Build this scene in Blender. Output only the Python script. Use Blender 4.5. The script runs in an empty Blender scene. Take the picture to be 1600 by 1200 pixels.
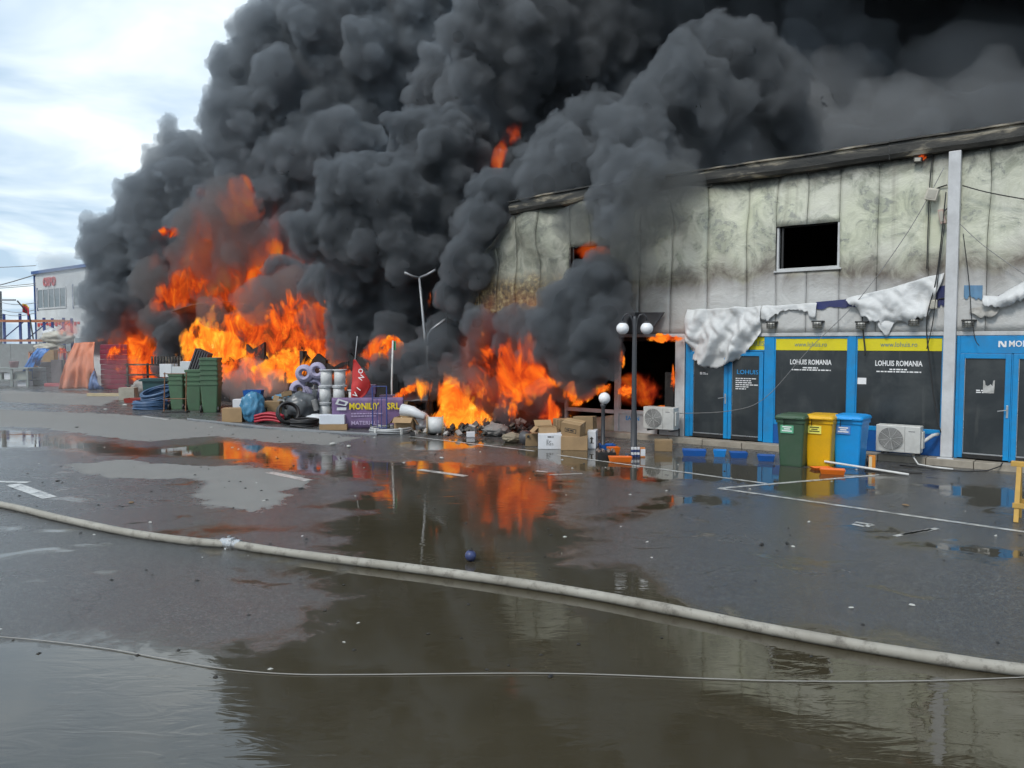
import bpy, bmesh, math, random
import numpy as np
from mathutils import Vector, Matrix, noise
R = math.radians
scene = bpy.context.scene
col = scene.collection

# ------------------------------------------------------------------ camera
CAM_H = 2.5
FPX = 1208.0                      # focal length in pixels of a 1600 px wide frame
PITCH = math.atan((600 - 536) / FPX)
cam_d = bpy.data.cameras.new('camera')
cam_d.sensor_width = 36.0
cam_d.lens = FPX / 1600 * 36.0
cam_d.clip_start = 0.05
cam_d.clip_end = 3000
cam = bpy.data.objects.new('camera', cam_d)
cam.location = (0, 0, CAM_H)
cam.rotation_euler = (math.pi / 2 - PITCH, 0, 0)
col.objects.link(cam)
scene.camera = cam

# ------------------------------------------------------------------ daylight
SUN_EL, SUN_AZ = R(48), R(215)    # azimuth clockwise from +Y: behind the camera, to the left
wd = bpy.data.worlds.new('World')
scene.world = wd
wd.use_nodes = True
nt = wd.node_tree
nt.nodes.clear()
def wn(t, **k):
    n = nt.nodes.new(t)
    for a, b in k.items(): setattr(n, a, b)
    return n
sky = wn('ShaderNodeTexSky', sky_type='NISHITA')
sky.sun_disc = False
sky.sun_elevation = SUN_EL
sky.sun_rotation = SUN_AZ
sky.air_density = 1.0; sky.dust_density = 3.0
tc = wn('ShaderNodeTexCoord')
sep = wn('ShaderNodeSeparateXYZ')
nt.links.new(tc.outputs['Generated'], sep.inputs[0])
# a cloud deck: the view direction meets a flat layer overhead
zc = wn('ShaderNodeMath', operation='MAXIMUM'); zc.inputs[1].default_value = 0.02
nt.links.new(sep.outputs[2], zc.inputs[0])
za = wn('ShaderNodeMath', operation='ADD'); za.inputs[1].default_value = 0.12
nt.links.new(zc.outputs[0], za.inputs[0])
dx = wn('ShaderNodeMath', operation='DIVIDE'); nt.links.new(sep.outputs[0], dx.inputs[0]); nt.links.new(za.outputs[0], dx.inputs[1])
dy = wn('ShaderNodeMath', operation='DIVIDE'); nt.links.new(sep.outputs[1], dy.inputs[0]); nt.links.new(za.outputs[0], dy.inputs[1])
cb = wn('ShaderNodeCombineXYZ'); nt.links.new(dx.outputs[0], cb.inputs[0]); nt.links.new(dy.outputs[0], cb.inputs[1])
cn = wn('ShaderNodeTexNoise'); cn.inputs['Scale'].default_value = 1.35; cn.inputs['Detail'].default_value = 5; cn.inputs['Roughness'].default_value = 0.5
cn.inputs['Distortion'].default_value = 0.4
nt.links.new(cb.outputs[0], cn.inputs['Vector'])
cr = wn('ShaderNodeValToRGB')
cr.color_ramp.elements[0].position = 0.40; cr.color_ramp.elements[0].color = (0, 0, 0, 1)
cr.color_ramp.elements[1].position = 0.66; cr.color_ramp.elements[1].color = (1, 1, 1, 1)
nt.links.new(cn.outputs['Fac'], cr.inputs[0])
cc = wn('ShaderNodeMix', data_type='RGBA')
cc.inputs[6].default_value = (4.3, 5.7, 7.1, 1)    # thin high cloud
cc.inputs[7].default_value = (9.2, 10.0, 10.4, 1)    # thick bright cloud
nt.links.new(cr.outputs[0], cc.inputs[0])
mx = wn('ShaderNodeMix', data_type='RGBA'); mx.inputs[0].default_value = 0.86   # mostly overcast
nt.links.new(sky.outputs[0], mx.inputs[6]); nt.links.new(cc.outputs[2], mx.inputs[7])
bg = wn('ShaderNodeBackground'); bg.inputs[1].default_value = 0.10
nt.links.new(mx.outputs[2], bg.inputs[0])
nt.links.new(bg.outputs[0], wn('ShaderNodeOutputWorld').inputs[0])

sun_d = bpy.data.lights.new('sun', 'SUN')
sun_d.energy = 1.5
sun_d.angle = R(14)
sun_d.color = (1.0, 0.96, 0.9)
sun = bpy.data.objects.new('sun', sun_d)
sdir = Vector((math.sin(SUN_AZ) * math.cos(SUN_EL), math.cos(SUN_AZ) * math.cos(SUN_EL), math.sin(SUN_EL)))
sun.rotation_euler = sdir.to_track_quat('Z', 'Y').to_euler()
sun.location = sdir * 60
col.objects.link(sun)

vs = scene.view_settings
vs.view_transform = 'Standard'; vs.look = 'None'; vs.gamma = 1.0; vs.use_curve_mapping = False
vs.exposure = 0.42
cy = scene.cycles
cy.use_denoising = True
try: cy.denoiser = 'OPENIMAGEDENOISE'
except Exception: pass
cy.max_bounces = 6; cy.diffuse_bounces = 2; cy.glossy_bounces = 3; cy.transmission_bounces = 3
cy.volume_bounces = 2; cy.transparent_max_bounces = 12
cy.sample_clamp_indirect = 4.0
cy.caustics_reflective = False; cy.caustics_refractive = False
cy.use_adaptive_sampling = True; cy.adaptive_threshold = 0.03
cy.volume_max_steps = 160

_cp, _sp = math.cos(PITCH), math.sin(PITCH)
def at(px, py, Y):
    """world point at distance Y in front of the camera that the photograph shows at (px, py)"""
    a, b = (px - 800) / FPX, -(py - 600) / FPX
    d = (a, _cp + b * _sp, -_sp + b * _cp)
    t = Y / d[1]
    return Vector((d[0] * t, Y, CAM_H + d[2] * t))
def on_ground(px, py, z=0.0):
    a, b = (px - 800) / FPX, -(py - 600) / FPX
    d = (a, _cp + b * _sp, -_sp + b * _cp)
    t = (z - CAM_H) / d[2]
    return Vector((d[0] * t, d[1] * t, z))
FAC = R(-38.26)
P0 = Vector((8.98, 15.89, 0))
UD = Vector((math.cos(FAC), math.sin(FAC), 0)); ND = Vector((math.sin(FAC), -math.cos(FAC), 0))
def fp(u, n, z=0.0):
    """point u metres along the facade, n metres out in front of it"""
    return P0 + UD * u + ND * n + Vector((0, 0, z))
# ------------------------------------------------------------------ materials
class NT:
    def __init__(s, name):
        s.m = bpy.data.materials.new(name); s.m.use_nodes = True
        s.t = s.m.node_tree; s.t.nodes.clear()
        s.out = s.t.nodes.new('ShaderNodeOutputMaterial')
    def n(s, typ, ins=None, **k):
        n = s.t.nodes.new(typ)
        for a, b in k.items(): setattr(n, a, b)
        for a, b in (ins or {}).items(): s.set(n.inputs[a], b)
        return n
    def set(s, sock, v):
        if hasattr(v, 'is_linked'): s.t.links.new(v, sock)
        elif hasattr(v, 'outputs'): s.t.links.new(v.outputs[0], sock)
        else: sock.default_value = v
    def math(s, op, a, b=0.0, c=None, clamp=False):
        n = s.t.nodes.new('ShaderNodeMath'); n.operation = op; n.use_clamp = clamp
        s.set(n.inputs[0], a); s.set(n.inputs[1], b)
        if c is not None: s.set(n.inputs[2], c)
        return n.outputs[0]
    def ramp(s, fac, stops, interp='LINEAR'):
        n = s.t.nodes.new('ShaderNodeValToRGB'); cr = n.color_ramp; cr.interpolation = interp
        while len(cr.elements) < len(stops): cr.elements.new(0.5)
        for e, (p, c) in zip(cr.elements, stops):
            e.position = p; e.color = (c, c, c, 1) if isinstance(c, (int, float)) else (*c[:3], 1)
        s.set(n.inputs[0], fac); return n.outputs[0]
    def noise(s, vec, scale, detail=4, rough=0.55, dist=0.0, out='Fac'):
        n = s.n('ShaderNodeTexNoise', {'Scale': scale, 'Detail': detail, 'Roughness': rough, 'Distortion': dist})
        if vec is not None: s.set(n.inputs['Vector'], vec)
        return n.outputs[out]
    def mix(s, f, a, b, blend='MIX'):
        n = s.t.nodes.new('ShaderNodeMix'); n.data_type = 'RGBA'; n.blend_type = blend
        s.set(n.inputs[0], f)
        for i, v in ((6, a), (7, b)):
            s.set(n.inputs[i], (*v, 1) if isinstance(v, tuple) and len(v) == 3 else v)
        return n.outputs[2]
    def mapping(s, vec, scale=(1, 1, 1), loc=(0, 0, 0), rot=(0, 0, 0)):
        n = s.n('ShaderNodeMapping', {'Vector': vec, 'Scale': scale, 'Location': loc, 'Rotation': rot}); return n.outputs[0]
    def obj(s): return s.n('ShaderNodeTexCoord').outputs['Object']
    def gen(s): return s.n('ShaderNodeTexCoord').outputs['Generated']
    def pos(s): return s.n('ShaderNodeNewGeometry').outputs['Position']
    def bsdf(s, color, rough=0.6, metal=0.0, bump=None, bstr=0.3, bdist=0.02, **k):
        n = s.t.nodes.new('ShaderNodeBsdfPrincipled')
        s.set(n.inputs['Base Color'], (*color, 1) if isinstance(color, tuple) and len(color) == 3 else color)
        s.set(n.inputs['Roughness'], rough); s.set(n.inputs['Metallic'], metal)
        for a, b in k.items(): s.set(n.inputs[a.replace('_', ' ')], b)
        if bump is not None:
            b = s.n('ShaderNodeBump', {'Strength': bstr, 'Distance': bdist, 'Height': bump})
            s.t.links.new(b.outputs[0], n.inputs['Normal'])
        s.t.links.new(n.outputs[0], s.out.inputs[0]); return n
MATS = {}
def simple(name, c, rough=0.6, metal=0.0, dirt=0.35, scale=3.0, grime=(0.07, 0.06, 0.05), bstr=0.15):
    """painted / plastic / card surface with blotchy grime and slight relief"""
    if name in MATS: return MATS[name]
    t = NT(name); v = t.pos()
    n1 = t.noise(v, scale, 6, 0.62, 0.3); n2 = t.noise(v, scale * 9, 3, 0.5)
    f = t.math('MULTIPLY', t.ramp(n1, [(0.38, 0.0), (0.78, 1.0)]), dirt)
    c2 = t.mix(f, c, grime)
    c3 = t.mix(t.ramp(n2, [(0.3, 0.0), (0.7, 0.22)]), c2, tuple(x * 0.72 for x in c))
    rr = t.math('ADD', t.math('MULTIPLY', n1, 0.3), rough - 0.15, clamp=True)
    t.bsdf(c3, rr, metal, bump=n2, bstr=bstr, bdist=0.004)
    MATS[name] = t.m; return t.m
# ------------------------------------------------------------------ mesh helpers
class MB:
    def __init__(s): s.v = []; s.f = []
    def add(s, vs, fs, M=None):
        o = len(s.v)
        s.v += [tuple(M @ Vector(p)) if M is not None else tuple(p) for p in vs]
        s.f += [tuple(i + o for i in f) for f in fs]; return s
    def box(s, x0, x1, y0, y1, z0, z1, M=None):
        return s.add([(x0, y0, z0), (x1, y0, z0), (x1, y1, z0), (x0, y1, z0), (x0, y0, z1), (x1, y0, z1), (x1, y1, z1), (x0, y1, z1)],
                     [(3, 2, 1, 0), (4, 5, 6, 7), (0, 1, 5, 4), (1, 2, 6, 5), (2, 3, 7, 6), (3, 0, 4, 7)], M)
    def taper(s, w0, d0, w1, d1, z0, z1, M=None, cx=0, cy=0):
        a, b, c, d = w0 / 2, d0 / 2, w1 / 2, d1 / 2
        return s.add([(cx - a, cy - b, z0), (cx + a, cy - b, z0), (cx + a, cy + b, z0), (cx - a, cy + b, z0), (cx - c, cy - d, z1), (cx + c, cy - d, z1), (cx + c, cy + d, z1), (cx - c, cy + d, z1)],
                     [(3, 2, 1, 0), (4, 5, 6, 7), (0, 1, 5, 4), (1, 2, 6, 5), (2, 3, 7, 6), (3, 0, 4, 7)], M)
    def tube(s, pts, r, seg=8, cap=True, closed=False):
        pts = [Vector(p) for p in pts]; n = len(pts); o = len(s.v)
        up = Vector((0, 0, 1)); N = None
        for i, p in enumerate(pts):
            if closed: d = pts[(i + 1) % n] - pts[i - 1]
            else: d = pts[min(i + 1, n - 1)] - pts[max(i - 1, 0)]
            d.normalize()
            if N is None:
                N = d.cross(up)
                if N.length < 1e-3: N = d.cross(Vector((1, 0, 0)))
            N = (N - d * N.dot(d)).normalized(); B = d.cross(N)
            rr = r[i] if isinstance(r, (list, tuple)) else r
            for k in range(seg):
                a = 2 * math.pi * k / seg
                s.v.append(tuple(p + (N * math.cos(a) + B * math.sin(a)) * rr))
        for i in range(n if closed else n - 1):
            j = (i + 1) % n
            for k in range(seg):
                k2 = (k + 1) % seg
                s.f.append((o + i * seg + k, o + i * seg + k2, o + j * seg + k2, o + j * seg + k))
        if cap and not closed:
            s.f.append(tuple(o + k for k in range(seg))[::-1]); s.f.append(tuple(o + (n - 1) * seg + k for k in range(seg)))
        return s
    def lathe(s, prof, seg=16, M=None, cap=True):
        vs, fs = [], []
        for r, z in prof:
            for k in range(seg):
                a = 2 * math.pi * k / seg; vs.append((r * math.cos(a), r * math.sin(a), z))
        for i in range(len(prof) - 1):
            for k in range(seg):
                k2 = (k + 1) % seg; fs.append((i * seg + k, i * seg + k2, (i + 1) * seg + k2, (i + 1) * seg + k))
        if cap:
            fs.append(tuple(range(seg))[::-1]); fs.append(tuple((len(prof) - 1) * seg + k for k in range(seg)))
        return s.add(vs, fs, M)
    def grid(s, fn, nu, nv, M=None):
        vs = [fn(i / nu, j / nv) for j in range(nv + 1) for i in range(nu + 1)]
        fs = [(j * (nu + 1) + i, j * (nu + 1) + i + 1, (j + 1) * (nu + 1) + i + 1, (j + 1) * (nu + 1) + i) for j in range(nv) for i in range(nu)]
        return s.add(vs, fs, M)
    def prism(s, poly, y0, y1, M=None):
        """outline in x,z extruded along y"""
        n = len(poly); vs = [(x, y0, z) for x, z in poly] + [(x, y1, z) for x, z in poly]
        fs = [tuple(range(n)), tuple(range(2 * n - 1, n - 1, -1))] + [(i, i + n, (i + 1) % n + n, (i + 1) % n) for i in range(n)]
        return s.add(vs, fs, M)
    def mesh(s, name, mat, smooth=False):
        me = bpy.data.meshes.new(name); me.from_pydata(s.v, [], s.f)
        bm_ = bmesh.new(); bm_.from_mesh(me); bmesh.ops.recalc_face_normals(bm_, faces=bm_.faces); bm_.to_mesh(me); bm_.free()
        if mat: me.materials.append(mat)
        if smooth: me.polygons.foreach_set('use_smooth', [True] * len(me.polygons))
        me.update(); return me
    def build(s, name, mat, parent=None, smooth=False, bevel=0, thick=0):
        o = bpy.data.objects.new(name, s.mesh(name, mat, smooth)); col.objects.link(o)
        if parent: o.parent = parent
        if thick:
            m = o.modifiers.new('thickness', 'SOLIDIFY'); m.thickness = thick; m.offset = 0
        if bevel:
            m = o.modifiers.new('bevel', 'BEVEL'); m.width = bevel; m.segments = 2; m.limit_method = 'ANGLE'; m.angle_limit = R(40)
        return o
def tag(o, label=None, cat=None, group=None, kind=None):
    if label: o['label'] = label
    if cat: o['category'] = cat
    if group: o['group'] = group
    if kind: o['kind'] = kind
    return o
def thing(name, label, cat, loc=(0, 0, 0), rz=0.0, group=None):
    o = bpy.data.objects.new(name, None); col.objects.link(o)
    o.location = loc; o.rotation_euler = (0, 0, rz); o.empty_display_size = 0.2
    return tag(o, label, cat, group)
def children(o): return [c for c in bpy.data.objects if c.parent == o]
def copy_tree(o, parent=None):
    c = o.copy(); col.objects.link(c)
    if parent: c.parent = parent
    for ch in children(o): copy_tree(ch, c)
    return c
def Tm(x=0, y=0, z=0, rx=0, ry=0, rz=0):
    return Matrix.Translation((x, y, z)) @ Matrix.Rotation(rz, 4, 'Z') @ Matrix.Rotation(ry, 4, 'Y') @ Matrix.Rotation(rx, 4, 'X')
def lettering(txt, size, mat, parent, M, name='lettering', width=None, offset=0.0, depth=0.002, align='CENTER'):
    """raised or printed letters in the plane x (along) z (up), facing -y"""
    cu = bpy.data.curves.new('txt', 'FONT'); cu.body = txt; cu.size = size; cu.align_x = align; cu.align_y = 'CENTER'
    cu.extrude = depth; cu.offset = offset * size; cu.resolution_u = 2
    ob = bpy.data.objects.new('txt', cu); col.objects.link(ob)
    dg = bpy.context.evaluated_depsgraph_get(); dg.update()
    me = bpy.data.meshes.new_from_object(ob.evaluated_get(dg))
    bpy.data.objects.remove(ob); bpy.data.curves.remove(cu)
    if width and len(me.vertices):
        xs = [v.co.x for v in me.vertices]; w = max(xs) - min(xs)
        me.transform(Matrix.Scale(width / w, 4, (1, 0, 0)))
    me.transform(M @ Matrix.Rotation(math.pi / 2, 4, 'X'))
    me.materials.clear(); me.materials.append(mat)
    o = bpy.data.objects.new(name, me); col.objects.link(o)
    if parent: o.parent = parent
    return o
def fw(px, py, n=0.0):
    """(u, z) on the plane n metres in front of the facade"""
    a, b = (px - 800) / FPX, -(py - 600) / FPX
    d = Vector((a, _cp + b * _sp, -_sp + b * _cp)); c = Vector((0, 0, CAM_H))
    t = (P0 + ND * n - c).dot(ND) / d.dot(ND); q = c + d * t
    return (q - P0).dot(UD), q.z
RNG = random.Random(7)
def nz(x, y, z=0.0): return noise.noise(Vector((x, y, z)))
# ------------------------------------------------------------------ ground: wet asphalt lot
def sdf_poly(X, Y, poly):
    """signed distance to a closed outline, positive inside"""
    d2 = np.full(X.shape, 1e9); ins = np.zeros(X.shape, bool)
    n = len(poly)
    for i in range(n):
        ax, ay = poly[i]; bx, by = poly[(i + 1) % n]
        ex, ey = bx - ax, by - ay; wx, wy = X - ax, Y - ay
        h = np.clip((wx * ex + wy * ey) / (ex * ex + ey * ey + 1e-9), 0, 1)
        d2 = np.minimum(d2, (wx - ex * h) ** 2 + (wy - ey * h) ** 2)
        c = ((ay > Y) != (by > Y)) & (X < (bx - ax) * (Y - ay) / (by - ay + 1e-12) + ax)
        ins ^= c
    return np.where(ins, 1, -1) * np.sqrt(d2)
PUDDLES = [
    [(-500, 1003), (200, 1000), (400, 1010), (470, 985), (520, 940), (490, 905), (400, 878), (330, 864), (440, 868), (560, 880), (520, 860), (530, 845), (478, 822), (560, 800), (505, 790), (590, 765), (560, 738), (640, 716), (720, 726), (830, 728), (900, 756), (870, 800), (930, 840), (890, 880), (1000, 888), (1060, 925), (1130, 955), (1200, 975), (1330, 985), (1450, 1008), (1900, 1075), (1900, 2400), (-1500, 2400)],
    [(-200, 668), (0, 671), (60, 675), (130, 685), (230, 700), (330, 694), (345, 688), (480, 703), (620, 722), (700, 733), (600, 748), (540, 750), (430, 734), (330, 714), (180, 712), (60, 700), (-200, 702)],
    [(835, 700), (1000, 708), (1200, 728), (1400, 740), (1395, 765), (1330, 778), (1240, 776), (1150, 752), (1080, 750), (1050, 764), (1000, 752), (940, 745), (850, 722), (800, 706)],
    [(930, 810), (1010, 790), (1038, 772), (1160, 776), (1152, 792), (1060, 790), (960, 813)],
    [(1370, 838), (1480, 846), (1800, 880), (1800, 900), (1500, 868), (1400, 850)],
    [(1440, 756), (1800, 770), (1800, 800), (1520, 790)],
    [(230, 830), (330, 822), (420, 826), (300, 838)],
    [(620, 690), (740, 686), (830, 694), (760, 700), (640, 704)],
]
DRY = [
    [(105, 726), (190, 718), (320, 728), (450, 725), (470, 740), (490, 752), (455, 770), (440, 790), (390, 801), (340, 792), (290, 775), (325, 757), (300, 748), (190, 748), (125, 738)],
    [(-300, 640), (0, 640), (200, 648), (300, 656), (500, 686), (460, 692), (330, 682), (230, 690), (150, 682), (60, 668), (-300, 662)],
    [(340, 668), (480, 672), (560, 684), (520, 696), (400, 690)],
    [(0, 610), (200, 618), (160, 634), (0, 628)],
]
def make_ground():
    xs = np.concatenate([[-500, -250, -120, -70, -45], np.arange(-34, 15, 0.14), [18, 24, 40, 70, 120, 250, 500]])
    ys = np.concatenate([[-200, -80, -30, -10, 0], np.arange(3, 48, 0.14), [52, 60, 75, 100, 150, 250, 600]])
    X, Y = np.meshgrid(xs, ys)
    def outline(poly): return [tuple(on_ground(x, y).xy) for x, y in poly]
    wet = np.full(X.shape, -50.0)
    for p in PUDDLES: wet = np.maximum(wet, sdf_poly(X, Y, outline(p)))
    dry = np.full(X.shape, -50.0)
    for p in DRY: dry = np.maximum(dry, sdf_poly(X, Y, outline(p)))
    ny, nx = X.shape
    Z = 0.0 * X
    co = np.stack([X, Y, Z], -1).reshape(-1, 3)
    idx = np.arange(nx * ny).reshape(ny, nx)
    fs = np.stack([idx[:-1, :-1], idx[:-1, 1:], idx[1:, 1:], idx[1:, :-1]], -1).reshape(-1, 4)
    me = bpy.data.meshes.new('ground')
    me.vertices.add(len(co)); me.vertices.foreach_set('co', co.astype(np.float32).ravel())
    me.loops.add(fs.size); me.loops.foreach_set('vertex_index', fs.astype(np.int32).ravel())
    me.polygons.add(len(fs)); me.polygons.foreach_set('loop_start', np.arange(0, fs.size, 4, dtype=np.int32))
    me.update(calc_edges=True)
    for nm, arr in (('puddle', wet), ('dry', dry)):
        a = me.attributes.new(nm, 'FLOAT', 'POINT'); a.data.foreach_set('value', np.clip(arr, -6, 6).astype(np.float32).ravel())
    o = bpy.data.objects.new('ground', me); col.objects.link(o); o['kind'] = 'structure'
    t = NT('wet asphalt'); v = t.pos()
    pa = t.n('ShaderNodeAttribute', attribute_name='puddle').outputs['Fac']
    da = t.n('ShaderNodeAttribute', attribute_name='dry').outputs['Fac']
    big = t.noise(v, 0.45, 5, 0.6, 0.6); mid = t.noise(v, 1.9, 6, 0.62, 0.4); fine = t.noise(v, 9, 4, 0.6)
    grain = t.noise(v, 70, 3, 0.7); grit = t.noise(v, 260, 2, 0.6)
    wob = t.math('ADD', t.math('MULTIPLY', t.math('SUBTRACT', mid, 0.5), 1.5), t.math('MULTIPLY', t.math('SUBTRACT', fine, 0.5), 0.35))
    pw = t.math('ADD', pa, wob)
    pud = t.n('ShaderNodeMapRange', {'Value': pw, 'From Min': -0.34, 'From Max': 0.30}, interpolation_type='SMOOTHSTEP').outputs[0]
    film = t.n('ShaderNodeMapRange', {'Value': pw, 'From Min': -2.6, 'From Max': 0.2}, interpolation_type='SMOOTHSTEP').outputs[0]
    small = t.ramp(t.noise(t.mapping(v, (0.9, 1.3, 1)), 1.1, 5, 0.6, 0.8), [(0.58, 0.0), (0.66, 1.0)])
    dw = t.math('ADD', da, t.math('MULTIPLY', wob, 0.7))
    dryf = t.n('ShaderNodeMapRange', {'Value': dw, 'From Min': -0.05, 'From Max': 0.12}, interpolation_type='SMOOTHSTEP').outputs[0]
    small = t.math('MULTIPLY', small, t.math('SUBTRACT', 1.0, dryf))
    pud = t.math('MAXIMUM', pud, t.math('MULTIPLY', small, 0.9))
    # colour: dark wet asphalt, paler where it has dried, brown silt under the standing water
    base = t.mix(t.ramp(grain, [(0.3, 0.0), (0.75, 1.0)]), (0.030, 0.031, 0.032), (0.125, 0.126, 0.126))
    vor = t.n('ShaderNodeTexVoronoi', {'Vector': v, 'Scale': 55.0}).outputs['Color']
    vs_ = t.n('ShaderNodeSeparateColor', {0: vor}).outputs[0]
    base = t.mix(t.ramp(vs_, [(0.70, 0.0), (0.95, 0.5)]), base, (0.20, 0.196, 0.188))
    crk = t.n('ShaderNodeTexVoronoi', {'Vector': t.n('ShaderNodeVectorMath', {0: t.noise(v, 0.8, 4, 0.6, out='Color'), 1: (1.6, 1.6, 1.6), 2: v}, operation='MULTIPLY_ADD').outputs[0], 'Scale': 0.28}, feature='DISTANCE_TO_EDGE').outputs[0]
    base = t.mix(t.math('MULTIPLY', t.ramp(crk, [(0.0, 1.0), (0.006, 0.0)]), t.ramp(big, [(0.5, 0.0), (0.6, 0.8)])), base, (0.012, 0.012, 0.012))
    base = t.mix(t.ramp(big, [(0.35, 0.0), (0.7, 0.55)]), base, (0.075, 0.076, 0.076))
    dryc = t.mix(t.ramp(grain, [(0.3, 0.0), (0.7, 1.0)]), (0.155, 0.152, 0.145), (0.27, 0.265, 0.25))
    c = t.mix(t.math('MULTIPLY', dryf, t.ramp(mid, [(0.25, 0.75), (0.6, 1.0)])), base, dryc)
    c = t.mix(pud, c, t.mix(big, (0.036, 0.030, 0.018), (0.062, 0.053, 0.034)))
    rdamp = t.math('ADD', t.math('MULTIPLY', t.ramp(mid, [(0.3, 0.0), (0.7, 1.0)]), 0.15), 0.21)
    rdamp = t.math('SUBTRACT', rdamp, t.math('MULTIPLY', film, 0.14))
    r1 = t.math('ADD', t.math('MULTIPLY', dryf, 0.45), rdamp)
    rough = t.mix(pud, r1, (0.015, 0.015, 0.015))
    # relief: stone grain on damp asphalt, faint wind ripples on the water
    ripple = t.noise(t.mapping(v, (0.8, 2.2, 1), rot=(0, 0, 0.25)), 2.6, 3, 0.5, 1.2)
    rmask = t.ramp(t.noise(v, 0.55, 2, 0.5), [(0.42, 0.0), (0.68, 1.0)])
    h1 = t.math('ADD', t.math('MULTIPLY', grain, 1.0), t.math('MULTIPLY', grit, 0.4))
    b1 = t.n('ShaderNodeBump', {'Strength': t.math('SUBTRACT', 1.0, pud), 'Distance': 0.006, 'Height': h1})
    b2 = t.n('ShaderNodeBump', {'Strength': t.math('MULTIPLY', pud, t.math('ADD', t.math('MULTIPLY', rmask, 0.30), 0.04)), 'Distance': 0.012, 'Height': ripple, 'Normal': b1.outputs[0]})
    p = t.bsdf(c, rough, **{'IOR': 1.5})
    t.set(p.inputs['IOR'], t.math('ADD', 1.45, t.math('MULTIPLY', pud, 0.35)))
    t.t.links.new(b2.outputs[0], p.inputs['Normal'])
    me.materials.append(t.m)
    return o
make_ground()

def paint_mat():
    t = NT('worn road paint'); v = t.pos()
    n = t.noise(v, 6, 6, 0.7, 0.3); n2 = t.noise(v, 40, 3, 0.6)
    f = t.ramp(t.math('ADD', t.math('MULTIPLY', n, 0.7), t.math('MULTIPLY', n2, 0.3)), [(0.40, 0.0), (0.52, 1.0)])
    t.bsdf(t.mix(f, (0.10, 0.10, 0.098), (0.52, 0.52, 0.50)), 0.32, bump=n2, bstr=0.3, bdist=0.003)
    return t.m
PAINT = paint_mat()
def stripe(px0, px1, w, name='parking_line'):
    a, b = on_ground(*px0), on_ground(*px1); d = (b - a).normalized(); s = Vector((-d.y, d.x, 0)) * w / 2
    mb = MB(); n = max(2, int((b - a).length / 0.4))
    for i in range(n):
        p, q = a.lerp(b, i / n), a.lerp(b, (i + 1) / n)
        j = len(mb.v)
        mb.v += [tuple(p - s + Vector((0, 0, .004))), tuple(q - s + Vector((0, 0, .004))), tuple(q + s + Vector((0, 0, .004))), tuple(p + s + Vector((0, 0, .004)))]
        mb.f.append((j, j + 1, j + 2, j + 3))
    o = mb.build(name, PAINT); o['kind'] = 'structure'; return o
stripe((1122, 763), (1760, 854), 0.10)
stripe((1126, 763), (1375, 742), 0.10)
stripe((870, 711), (1200, 756), 0.09)
stripe((640, 682), (835, 705), 0.09)
stripe((655, 734), (728, 744), 0.16)
stripe((420, 738), (482, 751), 0.18)
stripe((222, 650), (262, 656), 0.15)
stripe((20, 757), (78, 778), 0.22, 'painted_arrow')
stripe((-30, 752), (46, 754), 0.14, 'painted_arrow')
for k in range(5):
    stripe((1398 + k * 12, 838 - k * 2), (1428 + k * 9, 832 - k * 1.6), 0.07, 'painted_letter')
for a, b in (((1332, 819), (1352, 823)), ((1336, 816), (1362, 820)), ((1352, 823), (1364, 820)), ((858, 742), (910, 740)), ((838, 736), (856, 738))):
    stripe(a, b, 0.08, 'painted_letter')
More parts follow.
